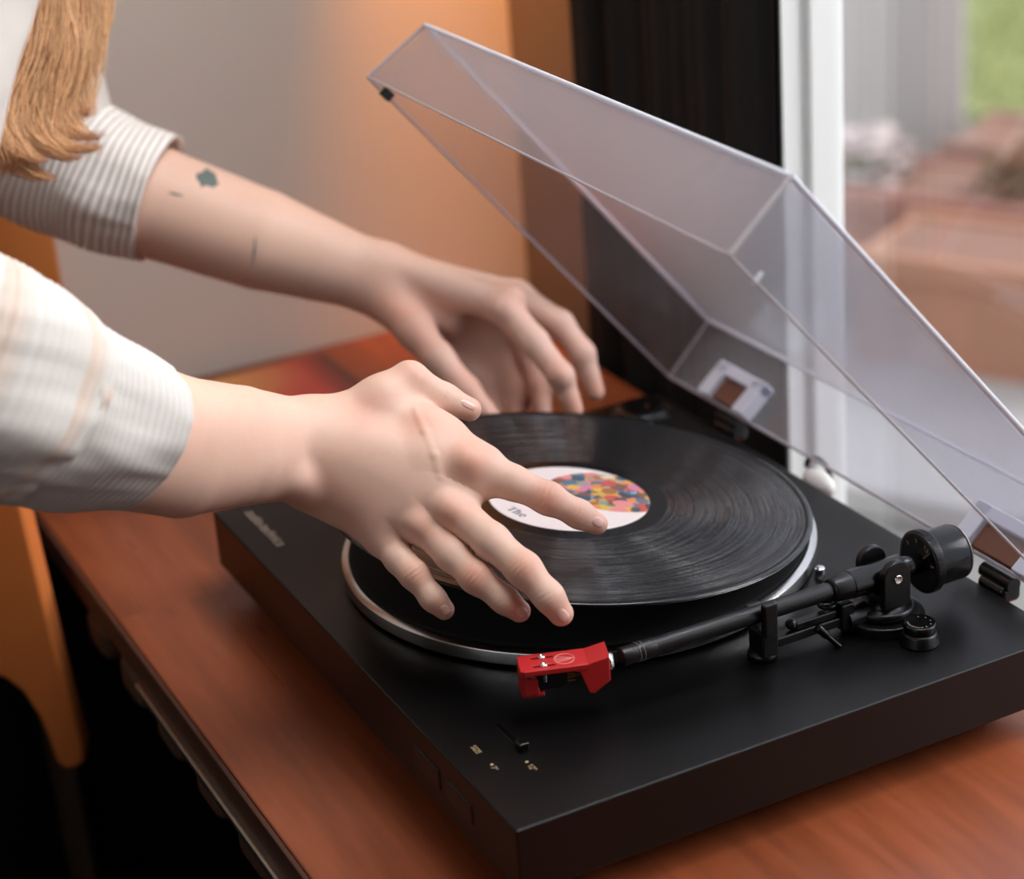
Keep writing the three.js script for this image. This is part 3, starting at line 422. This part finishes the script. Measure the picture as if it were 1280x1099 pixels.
let fL = limb(Ltrunk, Lf, [], 0.014, 0.005, 0.008);
const onL = (px, py, inn = 0) => { const p = hit(fL, px, py, 1.2, 1.65); return p ? p.addScaledVector(dirAt(px, py), inn) : P([px, py, 1.47]); };
{ const ex = [].concat(ridge([[700, 468], [704, 472]], 0.0050, 0.007, 0.0040, onL), ridge([[640, 368], [646, 370]], 0.0050, 0.009, 0.0040, onL), ridge([[625, 385], [632, 388]], 0.0050, 0.009, 0.0042, onL)); fL = limb(Ltrunk, Lf, ex, 0.014, 0.005, 0.008); }
// --- shoulders, neck, head and trunk (above and beside the picture)
const NK = RS.clone().add(LS).multiplyScalar(0.5).add(V(0, 0.05, 0.03)), HD = NK.clone().add(V(0.0, 0.16, -0.05)), HIP = V(NK.x, 0.02, 0.78);
const body = [
  bone(RS, NK.clone().add(V(0, -0.03, 0.02)), 0.046, 0.055), bone(LS, NK.clone().add(V(0, -0.03, 0.02)), 0.046, 0.055), bone(NK.clone().add(V(0, -0.05, 0.04)), NK.clone().add(V(0, 0.07, -0.02)), 0.055, 0.048),
  bone(NK.clone().add(V(0.07, -0.08, 0.06)), HIP.clone().add(V(0.06, 0, 0)), 0.085, 0.10), bone(NK.clone().add(V(-0.07, -0.08, 0.06)), HIP.clone().add(V(-0.06, 0, 0)), 0.085, 0.10),
  bone(HD.clone().add(V(0, 0.02, 0.02)), HD.clone().add(V(0, 0.03, -0.03)), 0.076, 0.07), bone(HD.clone().add(V(0, -0.03, -0.05)), HD.clone().add(V(0, -0.075, -0.06)), 0.045, 0.03), bone(HD.clone().add(V(0, 0.01, -0.1)), HD.clone().add(V(0, -0.022, -0.118)), 0.008, 0.012),
  bone(HD.clone().add(V(-0.014, -0.048, -0.092)), HD.clone().add(V(0.014, -0.048, -0.092)), 0.009, 0.009), bone(HD.clone().add(V(0.075, -0.015, 0.0)), HD.clone().add(V(0.078, 0.02, 0.005)), 0.010, 0.013), bone(HD.clone().add(V(-0.075, -0.015, 0.0)), HD.clone().add(V(-0.078, 0.02, 0.005)), 0.010, 0.013),
];
const upper = body.concat([bone(RE, RS, 0.040, 0.046), bone(LE, LS, 0.041, 0.045)]);
const fB = (x, y, z) => dBones(upper, 0.03, x, y, z);
// pigment: ruddier knuckles, fingertips and heel of the hand on a fair skin
const ruddy = [[onR(588, 577), 0.012, 0.5], [onR(683, 624), 0.009, 0.55], [onR(724, 645), 0.008, 0.25], [onR(750, 658), 0.009, 0.4], [onR(652, 711), 0.010, 0.5], [onR(704, 770), 0.010, 0.45], [onR(563, 637), 0.011, 0.45], [onR(592, 720), 0.009, 0.6], [onR(650, 766), 0.010, 0.55], [onR(524, 657), 0.010, 0.35], [onR(516, 718), 0.009, 0.4], [onR(555, 764), 0.009, 0.5], [onR(460, 515), 0.012, 0.3], [onR(520, 530), 0.010, 0.3], [onR(430, 640), 0.02, 0.25], [onR(515, 468), 0.009, 0.25], [onR(596, 515), 0.008, 0.3],
  [onL(700, 470), 0.012, 0.35], [onL(716, 510), 0.012, 0.5], [onL(746, 490), 0.012, 0.45], [onL(585, 490), 0.03, 0.35], [onL(520, 420), 0.03, 0.35], [onL(500, 385), 0.025, 0.4], [onL(640, 372), 0.014, 0.3], [onL(660, 500), 0.03, 0.5]];
const skinColor = (x, y, z) => {
  let t = 0; for (const [c, r, a] of ruddy) { const d2 = (x - c.x) ** 2 + (y - c.y) ** 2 + (z - c.z) ** 2; if (d2 < r * r * 6) t = Math.max(t, 1.25 * a * Math.exp(-d2 / (r * r))); }
  const n = fbm(x * 90, y * 90, z * 90, 3) - 0.5, m = fbm(x * 420, y * 420, z * 420, 2) - 0.5; t = Math.min(1, Math.max(0, t + n * 0.22));
  t = Math.min(1, Math.max(0, t + (fbm(x * 45, y * 45, z * 45, 2) - 0.5) * 0.3)); const g = 1 + m * 0.06; return [(0.75 - 0.05 * t) * g, (0.485 - 0.20 * t) * g, (0.375 - 0.19 * t) * g];
};
const person = tag(group('person'), 'person in a pale ribbed sweater reaching both hands around the black record', 'person');
const skin = phys(0xffffff, 0.52, { vertexColors: true, sheen: 0.1, sheenRoughness: 0.5, sheenColor: new THREE.Color(0.9, 0.75, 0.68), specularIntensity: 0.7 });
{
  const [rl, rh] = boundsOf([Rtrunk.filter((o) => o.list || (o.ra < 0.0385 && o.rb < 0.039)), ...Rf], 0.008), [ll, lh] = boundsOf([Ltrunk.filter((o) => o.list || o.rb < 0.0409), ...Lf], 0.008), [bl, bh] = boundsOf([upper], 0.01);
  mesh('body', netsGeometry([surfaceNets(fR, rl, rh, 0.0013), surfaceNets(fL, ll, lh, 0.0021), surfaceNets(fB, bl, bh, 0.009)], skinColor), skin, person);
}
// nails: small domed plates seated on the fingertips
const nailM = phys(0xe2b3a4, 0.22, { clearcoat: 0.5, clearcoatRoughness: 0.15 });
function patch(name, f, outline, s0, s1, lift, mat, parent) {   // a thin plate whose outline lies on the skin where the sight lines meet it
  const cx = outline.reduce((a, p) => a + p[0], 0) / outline.length, cy = outline.reduce((a, p) => a + p[1], 0) / outline.length, pos = [], idx = [], R = 4, n = outline.length, e = 0.0004;
  const put = (px, py, l) => { const p = hit(f, px, py, s0, s1); if (!p) return false; const g = V(f(p.x + e, p.y, p.z) - f(p.x - e, p.y, p.z), f(p.x, p.y + e, p.z) - f(p.x, p.y - e, p.z), f(p.x, p.y, p.z + e) - f(p.x, p.y, p.z - e)).normalize(); p.addScaledVector(g, l); pos.push(p.x, p.y, p.z); return true; };
  if (!put(cx, cy, lift)) return null;
  for (let r = 1; r <= R; r++) for (let i = 0; i < n; i++) if (!put(cx + (outline[i][0] - cx) * r / R, cy + (outline[i][1] - cy) * r / R, r === R ? -0.0003 : lift * (1 - 0.35 * (r / R) ** 4))) return null;
  for (let i = 0; i < n; i++) idx.push(0, 1 + (i + 1) % n, 1 + i);
  for (let r = 1; r < R; r++) for (let i = 0; i < n; i++) { const a = 1 + (r - 1) * n + i, b = 1 + (r - 1) * n + (i + 1) % n; idx.push(a, b, a + n, b, b + n, a + n); }
  const g = new THREE.BufferGeometry(); g.setAttribute('position', new THREE.Float32BufferAttribute(pos, 3)); g.setIndex(idx); g.computeVertexNormals(); return mesh(name, g, mat, parent);
}
const oval = (cx, cy, a, b, rot, n = 20) => Array.from({ length: n }, (_, i) => { const t = i / n * 2 * Math.PI, c = Math.cos(rot), s = Math.sin(rot), sq = (v) => Math.sign(v) * Math.pow(Math.abs(v), 0.75), x = a * sq(Math.cos(t)), y = b * sq(Math.sin(t)); return [cx + x * c - y * s, cy + x * s + y * c]; });
patch('fingernail', fR, oval(586, 506, 11.5, 5.5, 0.45), 0.9, 1.3, 0.0003, nailM, person);
patch('fingernail', fR, oval(748, 653, 9, 7, 0.5), 0.9, 1.3, 0.0003, nailM, person);
patch('fingernail', fR, oval(704, 770, 10, 8, 0.85), 0.9, 1.3, 0.0003, nailM, person);
patch('fingernail', fR, oval(653, 766, 9, 7, 0.6), 0.9, 1.3, 0.0003, nailM, person);
patch('fingernail', fR, oval(557, 763, 8, 6.5, 0.95), 0.9, 1.3, 0.0003, nailM, person);
// tattoos on the left forearm: a leaf-like fish, a short stroke and a fine line
const ink = std(0x5f6a66, 0.6);
{ const t = patch('tattoo', fL, [[244, 216], [252, 214], [258, 207], [266, 213], [272, 218], [276, 231], [268, 236], [258, 233], [250, 236], [247, 227], [243, 223]], 1.2, 1.6, 0.00035, ink, person); if (t) t.userData.label = 'dark leaf-shaped tattoo';
  patch('tattoo', fL, [[208, 240], [216, 240], [230, 244], [229, 246], [216, 244]], 1.2, 1.6, 0.0003, ink, person); patch('tattoo', fL, [[319, 290], [321, 300], [320, 318], [316, 334], [314, 334], [316, 316], [318, 300]], 1.2, 1.6, 0.0003, std(0x7d766f, 0.6), person); }
// --- clothes
const knit = dataTex(64, 64, (u, v) => { const s = 0.5 + 0.5 * Math.cos(v * 2 * Math.PI), n = (rnd() - 0.5) * 10, k = Math.pow(s, 0.8); return [200 + 52 * k + n, 187 + 61 * k + n, 177 + 68 * k + n]; });
const knitPale = dataTex(128, 256, (u, v) => { const s = 0.5 + 0.5 * Math.cos(v * 24 * 2 * Math.PI), n = (rnd() - 0.5) * 8, w = Math.max(0, Math.sin(v * Math.PI * 2 * 2 + 0.6) - 0.35) * 1.5; return [232 + 5 * s + n, 226 + 7 * s + n - 15 * w, 221 + 8 * s + n - 24 * w]; });
const knitWhite = dataTex(64, 64, (u, v) => { const s = 0.5 + 0.5 * Math.cos(v * 2 * Math.PI), n = (rnd() - 0.5) * 8; return [228 + 10 * s + n, 223 + 11 * s + n, 219 + 12 * s + n]; });
const cloth = (map, tint = 0xffffff) => phys(tint, 0.92, { map, sheen: 0.3, sheenRoughness: 0.6, sheenColor: new THREE.Color(1, 0.97, 0.94) });
// a knitted tube along a path; v runs in metres along it. radius(t, angle) shapes it, the cuff turns in at the first end
function sleeve(path, radii, ribs, ribAmp, perRep, mat, parent, name, fold = 0.0012) {
  const cur = new THREE.CatmullRomCurve3(path.map(P)), nV = 260, nU = 96, L = cur.getLength(), pos = [], uv = [], idx = [], rc = new THREE.CatmullRomCurve3(radii.map((r, i) => V(r[0], r[1], i)));
  const rows = []; for (let j = 6; j >= 1; j--) rows.push([Math.min(0.02, j * 0.003) / L, -0.0028]); rows.push([-0.0006 / L, -0.0014]); for (let j = 0; j <= nV; j++) rows.push([j / nV, 0]);
  rows.forEach(([t, o]) => {
    const tt2 = Math.max(0, Math.min(1, t)), c = cur.getPointAt(tt2), d = cur.getTangentAt(tt2), u = DOWN.clone().negate().addScaledVector(d, DOWN.dot(d)).normalize(), w = new THREE.Vector3().crossVectors(u, d).normalize(), r = rc.getPoint(tt2), s = tt2 * L;
    for (let i = 0; i <= nU; i++) {
      const a = i / nU * 2 * Math.PI, n = (fbm(Math.cos(a) * 2.2 + 5, Math.sin(a) * 2.2 + 5, s * 28, 3) - 0.5) * fold * 6, rib = ribAmp * (0.5 + 0.5 * Math.cos((s + 0.012 * Math.sin(a) * 0.4) / ribs * 2 * Math.PI)), x = (r.x + o + n + rib) * Math.cos(a), y = (r.y + o + n + rib) * Math.sin(a);
      pos.push(c.x + u.x * x + w.x * y, c.y + u.y * x + w.y * y, c.z + u.z * x + w.z * y); uv.push(i / nU * 4, (s + 0.012 * Math.sin(a) * 0.4) / perRep);
    }
  });
  for (let j = 0; j + 1 < rows.length; j++) for (let i = 0; i < nU; i++) { const a = j * (nU + 1) + i, b = a + 1, e = a + nU + 1; idx.push(a, e, b, b, e, e + 1); }
  const g = new THREE.BufferGeometry(); g.setAttribute('position', new THREE.Float32BufferAttribute(pos, 3)); g.setAttribute('uv', new THREE.Float32BufferAttribute(uv, 2)); g.setIndex(idx); g.computeVertexNormals(); return mesh(name, g, mat, parent);
}
const upperS = [bone(RE, RS, 0.048, 0.052), bone(LE.clone().lerp(LS, 0.1), LS, 0.047, 0.056)].concat(body.slice(0, 5).map((o) => ({ ...o, ra: o.ra + 0.012, rb: o.rb + 0.012 })));
{ const [lo, hi] = boundsOf([upperS], 0.012), cut = NK.y + 0.035, fS = (x, y, z) => Math.max(dBones(upperS, 0.04, x, y, z) + (fbm(x * 22, y * 22, z * 22, 3) - 0.5) * 0.007, y - cut);
  const sw = mesh('sweater', netsGeometry([surfaceNets(fS, lo, hi, 0.006)]), std(0xd9d1cb, 0.92), person); sw.userData.label = 'pale knitted sweater';
  sleeve([[199, 250, 1.470], [150, 233, 1.472], [110, 215, 1.475], [60, 196, 1.478], [10, 170, 1.478]], [[0.0470, 0.0465], [0.0490, 0.048], [0.0510, 0.050], [0.053, 0.05], [0.053, 0.05]], 0.0056, 0.0011, 0.0056, cloth(knit), sw, 'sleeve').userData.label = 'pushed-up sleeve with beige and white ribs';
  sleeve([[170, 546, 1.064], [125, 530, 1.048], [70, 512, 1.03], [20, 495, 1.012]], [[0.0410, 0.044], [0.0455, 0.048], [0.0500, 0.050], [0.052, 0.050]], 0.0042, 0.0005, 0.0042, cloth(knitWhite, 0xdedcda), sw, 'sleeve', 0.0014).userData.label = 'white turned-back cuff';
  sleeve([[72, 522, 1.030], [50, 512, 1.024], [25, 496, 1.014], [-20, 474, 1.000], [-110, 440, 0.99]], [[0.050, 0.048], [0.0560, 0.052], [0.0600, 0.055], [0.0610, 0.055], [0.060, 0.055]], 0.0034, 0.0005, 0.052, cloth(knitPale, 0xdedcda), sw, 'sleeve', 0.0022).userData.label = 'bunched sleeve with faint peach stripes';
}
{ const leg = []; for (const s of [-1, 1]) leg.push(bone(HIP.clone().add(V(s * 0.06, 0.02, 0)), HIP.clone().add(V(s * 0.085, -0.18, 0.0)), 0.112, 0.098), bone(HIP.clone().add(V(s * 0.085, -0.18, 0)), V(HIP.x + s * 0.09, -0.42, 0.76), 0.098, 0.068), bone(V(HIP.x + s * 0.09, -0.42, 0.76), V(HIP.x + s * 0.09, FLOOR + 0.07, 0.80), 0.068, 0.052));
  const [lo, hi] = boundsOf([leg], 0.012); mesh('trousers', netsGeometry([surfaceNets((x, y, z) => Math.max(dBones(leg, 0.03, x, y, z) + (fbm(x * 18, y * 18, z * 18, 3) - 0.5) * 0.01, y - 0.05), lo, hi, 0.009)]), std(0x121214, 0.9), person).userData.label = 'black trousers';
  for (const s of [-1, 1]) mesh('shoe', netsGeometry([surfaceNets((x, y, z) => Math.max(dBones([bone(V(HIP.x + s * 0.09, FLOOR + 0.045, 0.82), V(HIP.x + s * 0.1, FLOOR + 0.03, 0.64), 0.042, 0.036)], 0.02, x, y, z), FLOOR + 0.002 - y), [HIP.x + s * 0.09 - 0.07, FLOOR - 0.01, 0.57], [HIP.x + s * 0.09 + 0.07, FLOOR + 0.11, 0.88], 0.006)]), std(0x0d0c0c, 0.5), person); }
// tapered orange cut-out, shaped to the outline of a bright patch below the desk's edge
{ const o = [[-40, 560], [36, 600], [46, 690], [58, 800], [70, 900], [82, 985], [81, 1000], [74, 1007], [64, 1008], [57, 1000], [50, 960], [40, 925], [22, 885], [0, 862], [-40, 850]].map(([x, y]) => at(x, y, 1.45)), c = o[2], ex = new THREE.Vector3().copy(RIGHT).setY(0).normalize(), ey = V(0, 1, 0), ez = new THREE.Vector3().crossVectors(ex, ey);
  const sh = new THREE.Shape(o.map((p) => new THREE.Vector2(p.clone().sub(c).dot(ex), p.clone().sub(c).dot(ey)))), g = new THREE.ExtrudeGeometry(sh, { depth: 0.014, bevelEnabled: true, bevelThickness: 0.006, bevelSize: 0.004, bevelSegments: 4, curveSegments: 6 });
  g.applyMatrix4(new THREE.Matrix4().makeBasis(ex, ey, ez)); g.translate(c.x, c.y, c.z); mesh('orange_piece', g, std(0xdc7a36, 0.9), person).userData.label = 'tapered orange piece hanging down'; }
// hair: wavy locks of single strands falling past the shoulder
{ const guides = [
    [[70, -380, 1.30], [66, -150, 1.33], [100, 0, 1.34], [84, 70, 1.335], [66, 130, 1.33], [100, 172, 1.325], [136, 165, 1.32]], [[60, -380, 1.30], [60, -150, 1.33], [92, 0, 1.34], [88, 60, 1.33], [70, 120, 1.325], [62, 175, 1.32], [112, 186, 1.315], [126, 178, 1.315]],
    [[80, -380, 1.31], [86, -150, 1.34], [108, 0, 1.35], [98, 50, 1.345], [88, 100, 1.34], [76, 150, 1.335], [66, 190, 1.33], [90, 200, 1.325]], [[50, -380, 1.29], [50, -150, 1.32], [76, 0, 1.33], [60, 60, 1.325], [36, 120, 1.32], [44, 165, 1.315], [84, 197, 1.31], [108, 192, 1.31]],
    [[40, -380, 1.29], [42, -150, 1.31], [60, 0, 1.32], [44, 70, 1.315], [16, 130, 1.31], [12, 170, 1.305], [40, 200, 1.30], [62, 196, 1.30]], [[30, -380, 1.28], [32, -150, 1.31], [50, 0, 1.32], [30, 60, 1.315], [4, 120, 1.31], [-6, 165, 1.30], [8, 205, 1.30], [0, 222, 1.30]],
    [[72, -380, 1.30], [74, -150, 1.33], [86, 0, 1.34], [66, 70, 1.33], [48, 130, 1.325], [30, 175, 1.32], [6, 200, 1.315], [-6, 216, 1.31]], [[90, -380, 1.32], [92, -150, 1.345], [112, 0, 1.35], [100, 60, 1.345], [92, 120, 1.34], [100, 140, 1.335], [108, 146, 1.335]],
    [[56, -380, 1.30], [58, -150, 1.32], [72, 0, 1.33], [80, 70, 1.325], [50, 140, 1.32], [20, 200, 1.315], [50, 222, 1.31], [70, 222, 1.31]]];
  const pos = [], nor = [], col = [], idx = [];
  guides.forEach((gd, gi) => { const cur = new THREE.CatmullRomCurve3(gd.map(P)), nS = 230, nSeg = 40, sp = 0.0135;
    for (let k = 0; k < nS; k++) {
      const oa = rnd() * 6.283, orr = Math.sqrt(rnd()) * sp, tone = 0.62 + 0.85 * rnd(), end = 0.74 + 0.26 * rnd(), ph = rnd() * 6, am = 0.0034 * rnd(), rad = 0.00013 + 0.00012 * rnd();
      const pts = []; for (let i = 0; i <= nSeg; i++) { const t = i / nSeg * end, p = cur.getPoint(t), sq = orr * (0.55 + 0.75 * Math.sin(Math.min(1, t * 1.05) * Math.PI) ) * (t > 0.8 ? Math.max(0.3, 1 - (t - 0.8) * 3.2) : 1); p.addScaledVector(RIGHT, Math.cos(oa + t * 1.5) * sq + Math.sin(t * 16 + ph) * am).addScaledVector(FWD, Math.sin(oa + t * 1.5) * sq).addScaledVector(DOWN, Math.cos(t * 13 + ph) * am); pts.push(p); }
      const base = pos.length / 3;
      for (let i = 0; i <= nSeg; i++) { const d = pts[Math.min(nSeg, i + 1)].clone().sub(pts[Math.max(0, i - 1)]).normalize(), a = new THREE.Vector3().crossVectors(d, FWD).normalize(), b = new THREE.Vector3().crossVectors(d, a), r = rad * (i > nSeg - 5 ? (nSeg - i + 0.6) / 5.6 : 1), t = i / nSeg * end, dk = Math.max(0, (t - 0.72) / 0.28);
        for (let q = 0; q < 3; q++) { const an = q / 3 * 6.2832, n = a.clone().multiplyScalar(Math.cos(an)).addScaledVector(b, Math.sin(an)); pos.push(pts[i].x + n.x * r, pts[i].y + n.y * r, pts[i].z + n.z * r); nor.push(n.x, n.y, n.z); col.push((0.72 - 0.30 * dk) * tone, (0.39 - 0.24 * dk) * tone * (0.94 + 0.12 * (orr / sp)), (0.205 - 0.14 * dk) * tone); } }
      for (let i = 0; i < nSeg; i++) for (let q = 0; q < 3; q++) { const a = base + i * 3 + q, b = base + i * 3 + (q + 1) % 3; idx.push(a, b, a + 3, b, b + 3, a + 3); }
    } });
  const g = new THREE.BufferGeometry(); g.setAttribute('position', new THREE.Float32BufferAttribute(pos, 3)); g.setAttribute('normal', new THREE.Float32BufferAttribute(nor, 3)); g.setAttribute('color', new THREE.Float32BufferAttribute(col, 3)); g.setIndex(idx);
  const h = mesh('hair', g, std(0xffffff, 0.42, { vertexColors: true }), person); h.userData.label = 'long wavy copper blonde hair'; h.userData.kind = 'stuff';
  const cap = [bone(HD.clone().add(V(0, 0.035, 0.03)), HD.clone().add(V(0, 0.04, -0.015)), 0.088, 0.08), bone(HD.clone().add(V(0, -0.02, 0.05)), HD.clone().add(V(0, -0.12, 0.06)), 0.075, 0.06)], [cl, ch] = boundsOf([cap], 0.01);
  mesh('hair', netsGeometry([surfaceNets((x, y, z) => dBones(cap, 0.03, x, y, z) + (fbm(x * 60, y * 14, z * 60, 3) - 0.5) * 0.012, cl, ch, 0.006)]), std(0xa86a3c, 0.5), person);
}

// ------------------------------------------------------------------ curtain, unseen wall lamp, album sleeve
{ const pos = [], idx = [], uv = [], n = 90, m = 30, x0 = -0.242, x1 = 0.049, y0 = -0.55, y1 = 1.6, T = 0.004;
  for (const o of [0, T]) for (let j = 0; j <= m; j++) for (let i = 0; i <= n; i++) { const u = i / n, v = j / m, f = 0.010 * Math.sin(u * 31 + 0.6 * Math.sin(v * 3)) * (0.6 + 0.4 * Math.sin(u * 7 + 1)) + 0.003 * Math.sin(u * 83 + v * 4); pos.push(x0 + (x1 - x0) * u, y0 + (y1 - y0) * v, -0.0805 + f * 0.75 - o); uv.push(u, v); }
  const N = (n + 1) * (m + 1); for (let j = 0; j < m; j++) for (let i = 0; i < n; i++) { const a = j * (n + 1) + i, b = a + n + 1; idx.push(a, a + 1, b, a + 1, b + 1, b, N + a, N + b, N + a + 1, N + a + 1, N + b, N + b + 1); }
  const g = new THREE.BufferGeometry(); g.setAttribute('position', new THREE.Float32BufferAttribute(pos, 3)); g.setAttribute('uv', new THREE.Float32BufferAttribute(uv, 2)); g.setIndex(idx); g.computeVertexNormals();
  const c = tag(group('curtain'), 'black curtain hanging in soft folds between the orange-lit wall and the white window frame', 'curtain'); mesh('curtain_panel', g, M.curtain, c);
  mesh('curtain_rod', rod(V(-0.27, 1.61, -0.08), V(0.08, 1.61, -0.08), 0.009), M.satin, c);
}
{ const l = tag(group('unseen_wall_lamp'), 'small amber wall lamp out of view, placed to light the wall orange', 'lamp'), o = V(-0.245, 0.80, -0.02), aim = V(-0.40, 0.10, -0.085), d = aim.clone().sub(o).normalize();  // out of view; turns the pale wall beside the curtain orange
  mesh('wall_plate', turned([[0, 0], [0.035, 0], [0.035, 0.008], [0.028, 0.014], [0, 0.014]], V(XL, 0.86, 0.0), V(1, 0, 0)), M.brass, l);
  mesh('lamp_arm', tube([V(XL + 0.01, 0.86, 0), V(XL + 0.06, 0.885, 0), V(o.x - 0.02, 0.89, o.z), o.clone().addScaledVector(d, -0.03)], 0.005), M.brass, l);
  mesh('lamp_shade', turned([[0.016, -0.03], [0.022, -0.03], [0.05, 0.05], [0.048, 0.05], [0.02, -0.026], [0.016, -0.026]], o, d), M.brass, l);
  const bm = std(0x332211, 0.6); bm.emissive = new THREE.Color(1, 0.45, 0.12); bm.emissiveIntensity = 2; mesh('bulb', turned([[0, -0.02], [0.008, -0.018], [0.017, 0.0], [0.014, 0.014], [0, 0.02]], o, d, 24), bm, l);
  const s = new THREE.SpotLight(new THREE.Color(1, 0.335, 0.018), 3.0, 0, 0.33, 1, 2); s.name = 'unseen_wall_lamp'; s.position.copy(o).addScaledVector(d, 0.024); s.target.position.copy(aim); s.castShadow = true; scene.add(s, s.target);
}
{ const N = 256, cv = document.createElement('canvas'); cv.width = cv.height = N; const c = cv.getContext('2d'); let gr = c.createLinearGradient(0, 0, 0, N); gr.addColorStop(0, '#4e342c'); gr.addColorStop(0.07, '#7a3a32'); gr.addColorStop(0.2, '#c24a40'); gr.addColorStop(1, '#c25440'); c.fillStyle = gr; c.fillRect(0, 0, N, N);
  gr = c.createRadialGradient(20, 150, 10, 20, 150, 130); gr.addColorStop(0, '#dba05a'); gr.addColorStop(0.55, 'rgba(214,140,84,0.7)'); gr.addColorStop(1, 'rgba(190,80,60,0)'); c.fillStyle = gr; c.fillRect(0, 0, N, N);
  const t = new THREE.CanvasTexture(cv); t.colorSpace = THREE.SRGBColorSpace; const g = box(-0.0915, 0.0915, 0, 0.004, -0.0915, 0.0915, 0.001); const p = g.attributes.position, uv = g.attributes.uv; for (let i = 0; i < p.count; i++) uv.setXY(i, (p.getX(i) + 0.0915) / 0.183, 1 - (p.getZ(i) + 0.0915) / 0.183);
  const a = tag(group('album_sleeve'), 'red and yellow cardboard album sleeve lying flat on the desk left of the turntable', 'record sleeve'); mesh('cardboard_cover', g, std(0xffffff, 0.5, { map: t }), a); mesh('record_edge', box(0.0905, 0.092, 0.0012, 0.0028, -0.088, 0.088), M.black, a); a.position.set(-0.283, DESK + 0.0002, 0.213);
}
// ------------------------------------------------------------------ outside the window
const groundAt = (px, py, y = OUT) => { const d = dirAt(px, py); return CAM.clone().addScaledVector(d, (y - CAM.y) / d.y); };
{ const b = groundAt(1108, 262), q = group('concrete_pillar'); tag(q, 'pale grey concrete pillar standing outside the window', 'pillar'); q.position.copy(b); q.rotation.y = 0.95;
  mesh('shaft', box(-0.155, 0.155, 0, 3.2, -0.13, 0.13, 0.012), std(0xc4bfbb, 0.9), q); mesh('plinth', box(-0.165, 0.165, 0, 0.07, -0.14, 0.14, 0.012), std(0xcac6c2, 0.9), q); }
{ const c = groundAt(1300, 60); structure(mesh('lawn', worldUV(box(c.x - 4.2, c.x + 1.35, OUT - 0.02, OUT + 0.03, c.z - 6, c.z + 0.62)), std(0xa5ad74, 0.95)));
  const bl = new THREE.ConeGeometry(0.006, 0.09, 3), im = new THREE.InstancedMesh(bl, std(0xadb67e, 0.9), 9000), m4 = new THREE.Matrix4(); im.name = 'grass'; for (let i = 0; i < 9000; i++) { m4.makeRotationFromEuler(new THREE.Euler((rnd() - 0.5) * 0.9, rnd() * 6, (rnd() - 0.5) * 0.9)); m4.setPosition(c.x - 2.2 + 3.5 * rnd(), OUT + 0.065, c.z - 2.6 + 3.2 * rnd()); im.setMatrixAt(i, m4); }
  im.castShadow = im.receiveShadow = true; im.userData.kind = 'stuff'; im.userData.label = 'bright green grass outside beyond the concrete pillar'; im.userData.category = 'grass'; scene.add(im); }
{ // terracotta troughs with pale flowers, brick-red paving
  function trough(px, py, w, rot, label, col) { const q = tag(group('planter'), label, 'planter'); q.position.copy(groundAt(px, py)); q.rotation.y = rot;
    const wl = std(col, 0.85); mesh('wall', [box(-w / 2, w / 2, 0, 0.24, -0.12, -0.10, 0.006), box(-w / 2, w / 2, 0, 0.24, 0.10, 0.12, 0.006), box(-w / 2, -w / 2 + 0.02, 0, 0.24, -0.1, 0.1, 0.006), box(w / 2 - 0.02, w / 2, 0, 0.24, -0.1, 0.1, 0.006)], wl, q); mesh('rim', [box(-w / 2 - 0.012, w / 2 + 0.012, 0.2, 0.245, -0.132, -0.098, 0.006), box(-w / 2 - 0.012, w / 2 + 0.012, 0.2, 0.245, 0.098, 0.132, 0.006)], wl, q); mesh('soil', box(-w / 2 + 0.02, w / 2 - 0.02, 0.02, 0.236, -0.1, 0.1), std(0x9a7566, 1), q); return q; }
  function clump(par, x, r, col) { const q = group('flower_clump', par); q.position.set(x, 0.236, 0); const pet = [], lf = []; for (let i = 0; i < 150; i++) { const a = rnd() * 6.283, e = Math.acos(rnd()), R = r * (0.75 + 0.3 * rnd()), g = new THREE.CircleGeometry(0.017, 6); g.rotateX(rnd() * 3); g.rotateY(rnd() * 6); g.translate(R * Math.sin(e) * Math.cos(a), R * Math.cos(e), R * Math.sin(e) * Math.sin(a)); pet.push(g); } for (let i = 0; i < 60; i++) { const a = rnd() * 6.283, g = new THREE.ConeGeometry(0.012, 0.1, 4); g.rotateX(0.7); g.rotateY(a); g.translate(Math.sin(a) * r * 0.6, 0.02, Math.cos(a) * r * 0.6); lf.push(g); } const b = mesh('blossom', pet, new THREE.MeshStandardMaterial({ color: col, roughness: 0.9, side: THREE.DoubleSide }), q); b.userData.kind = 'stuff'; const l = mesh('leaves', lf, std(0x6f7f4a, 0.9), q); l.userData.kind = 'stuff'; return q; }
  const t1 = trough(1190, 380, 0.6, 0.5, 'terracotta trough of pink and orange flowers outside the window', 0xa8776a); trough(1335, 318, 0.42, 0.5, 'brown trough without flowers standing outside behind the flowering one', 0xa38072); trough(1275, 478, 0.5, 0.5, 'orange clay trough without flowers outside, beside the pale slab', 0xb4826a);
  clump(t1, -0.17, 0.09, 0xd8c8c6); clump(t1, 0.14, 0.085, 0xac8a72);
  const s = tag(mesh('paving_slab', box(-0.6, 0.3, 0, 0.05, -0.25, 0.35, 0.01), std(0xb4b2b0, 0.85)), 'bright pale paving slab outside below the troughs', 'slab'); s.position.copy(groundAt(1215, 545)); s.rotation.y = 0.5;
}
renderer.render(scene, camera);
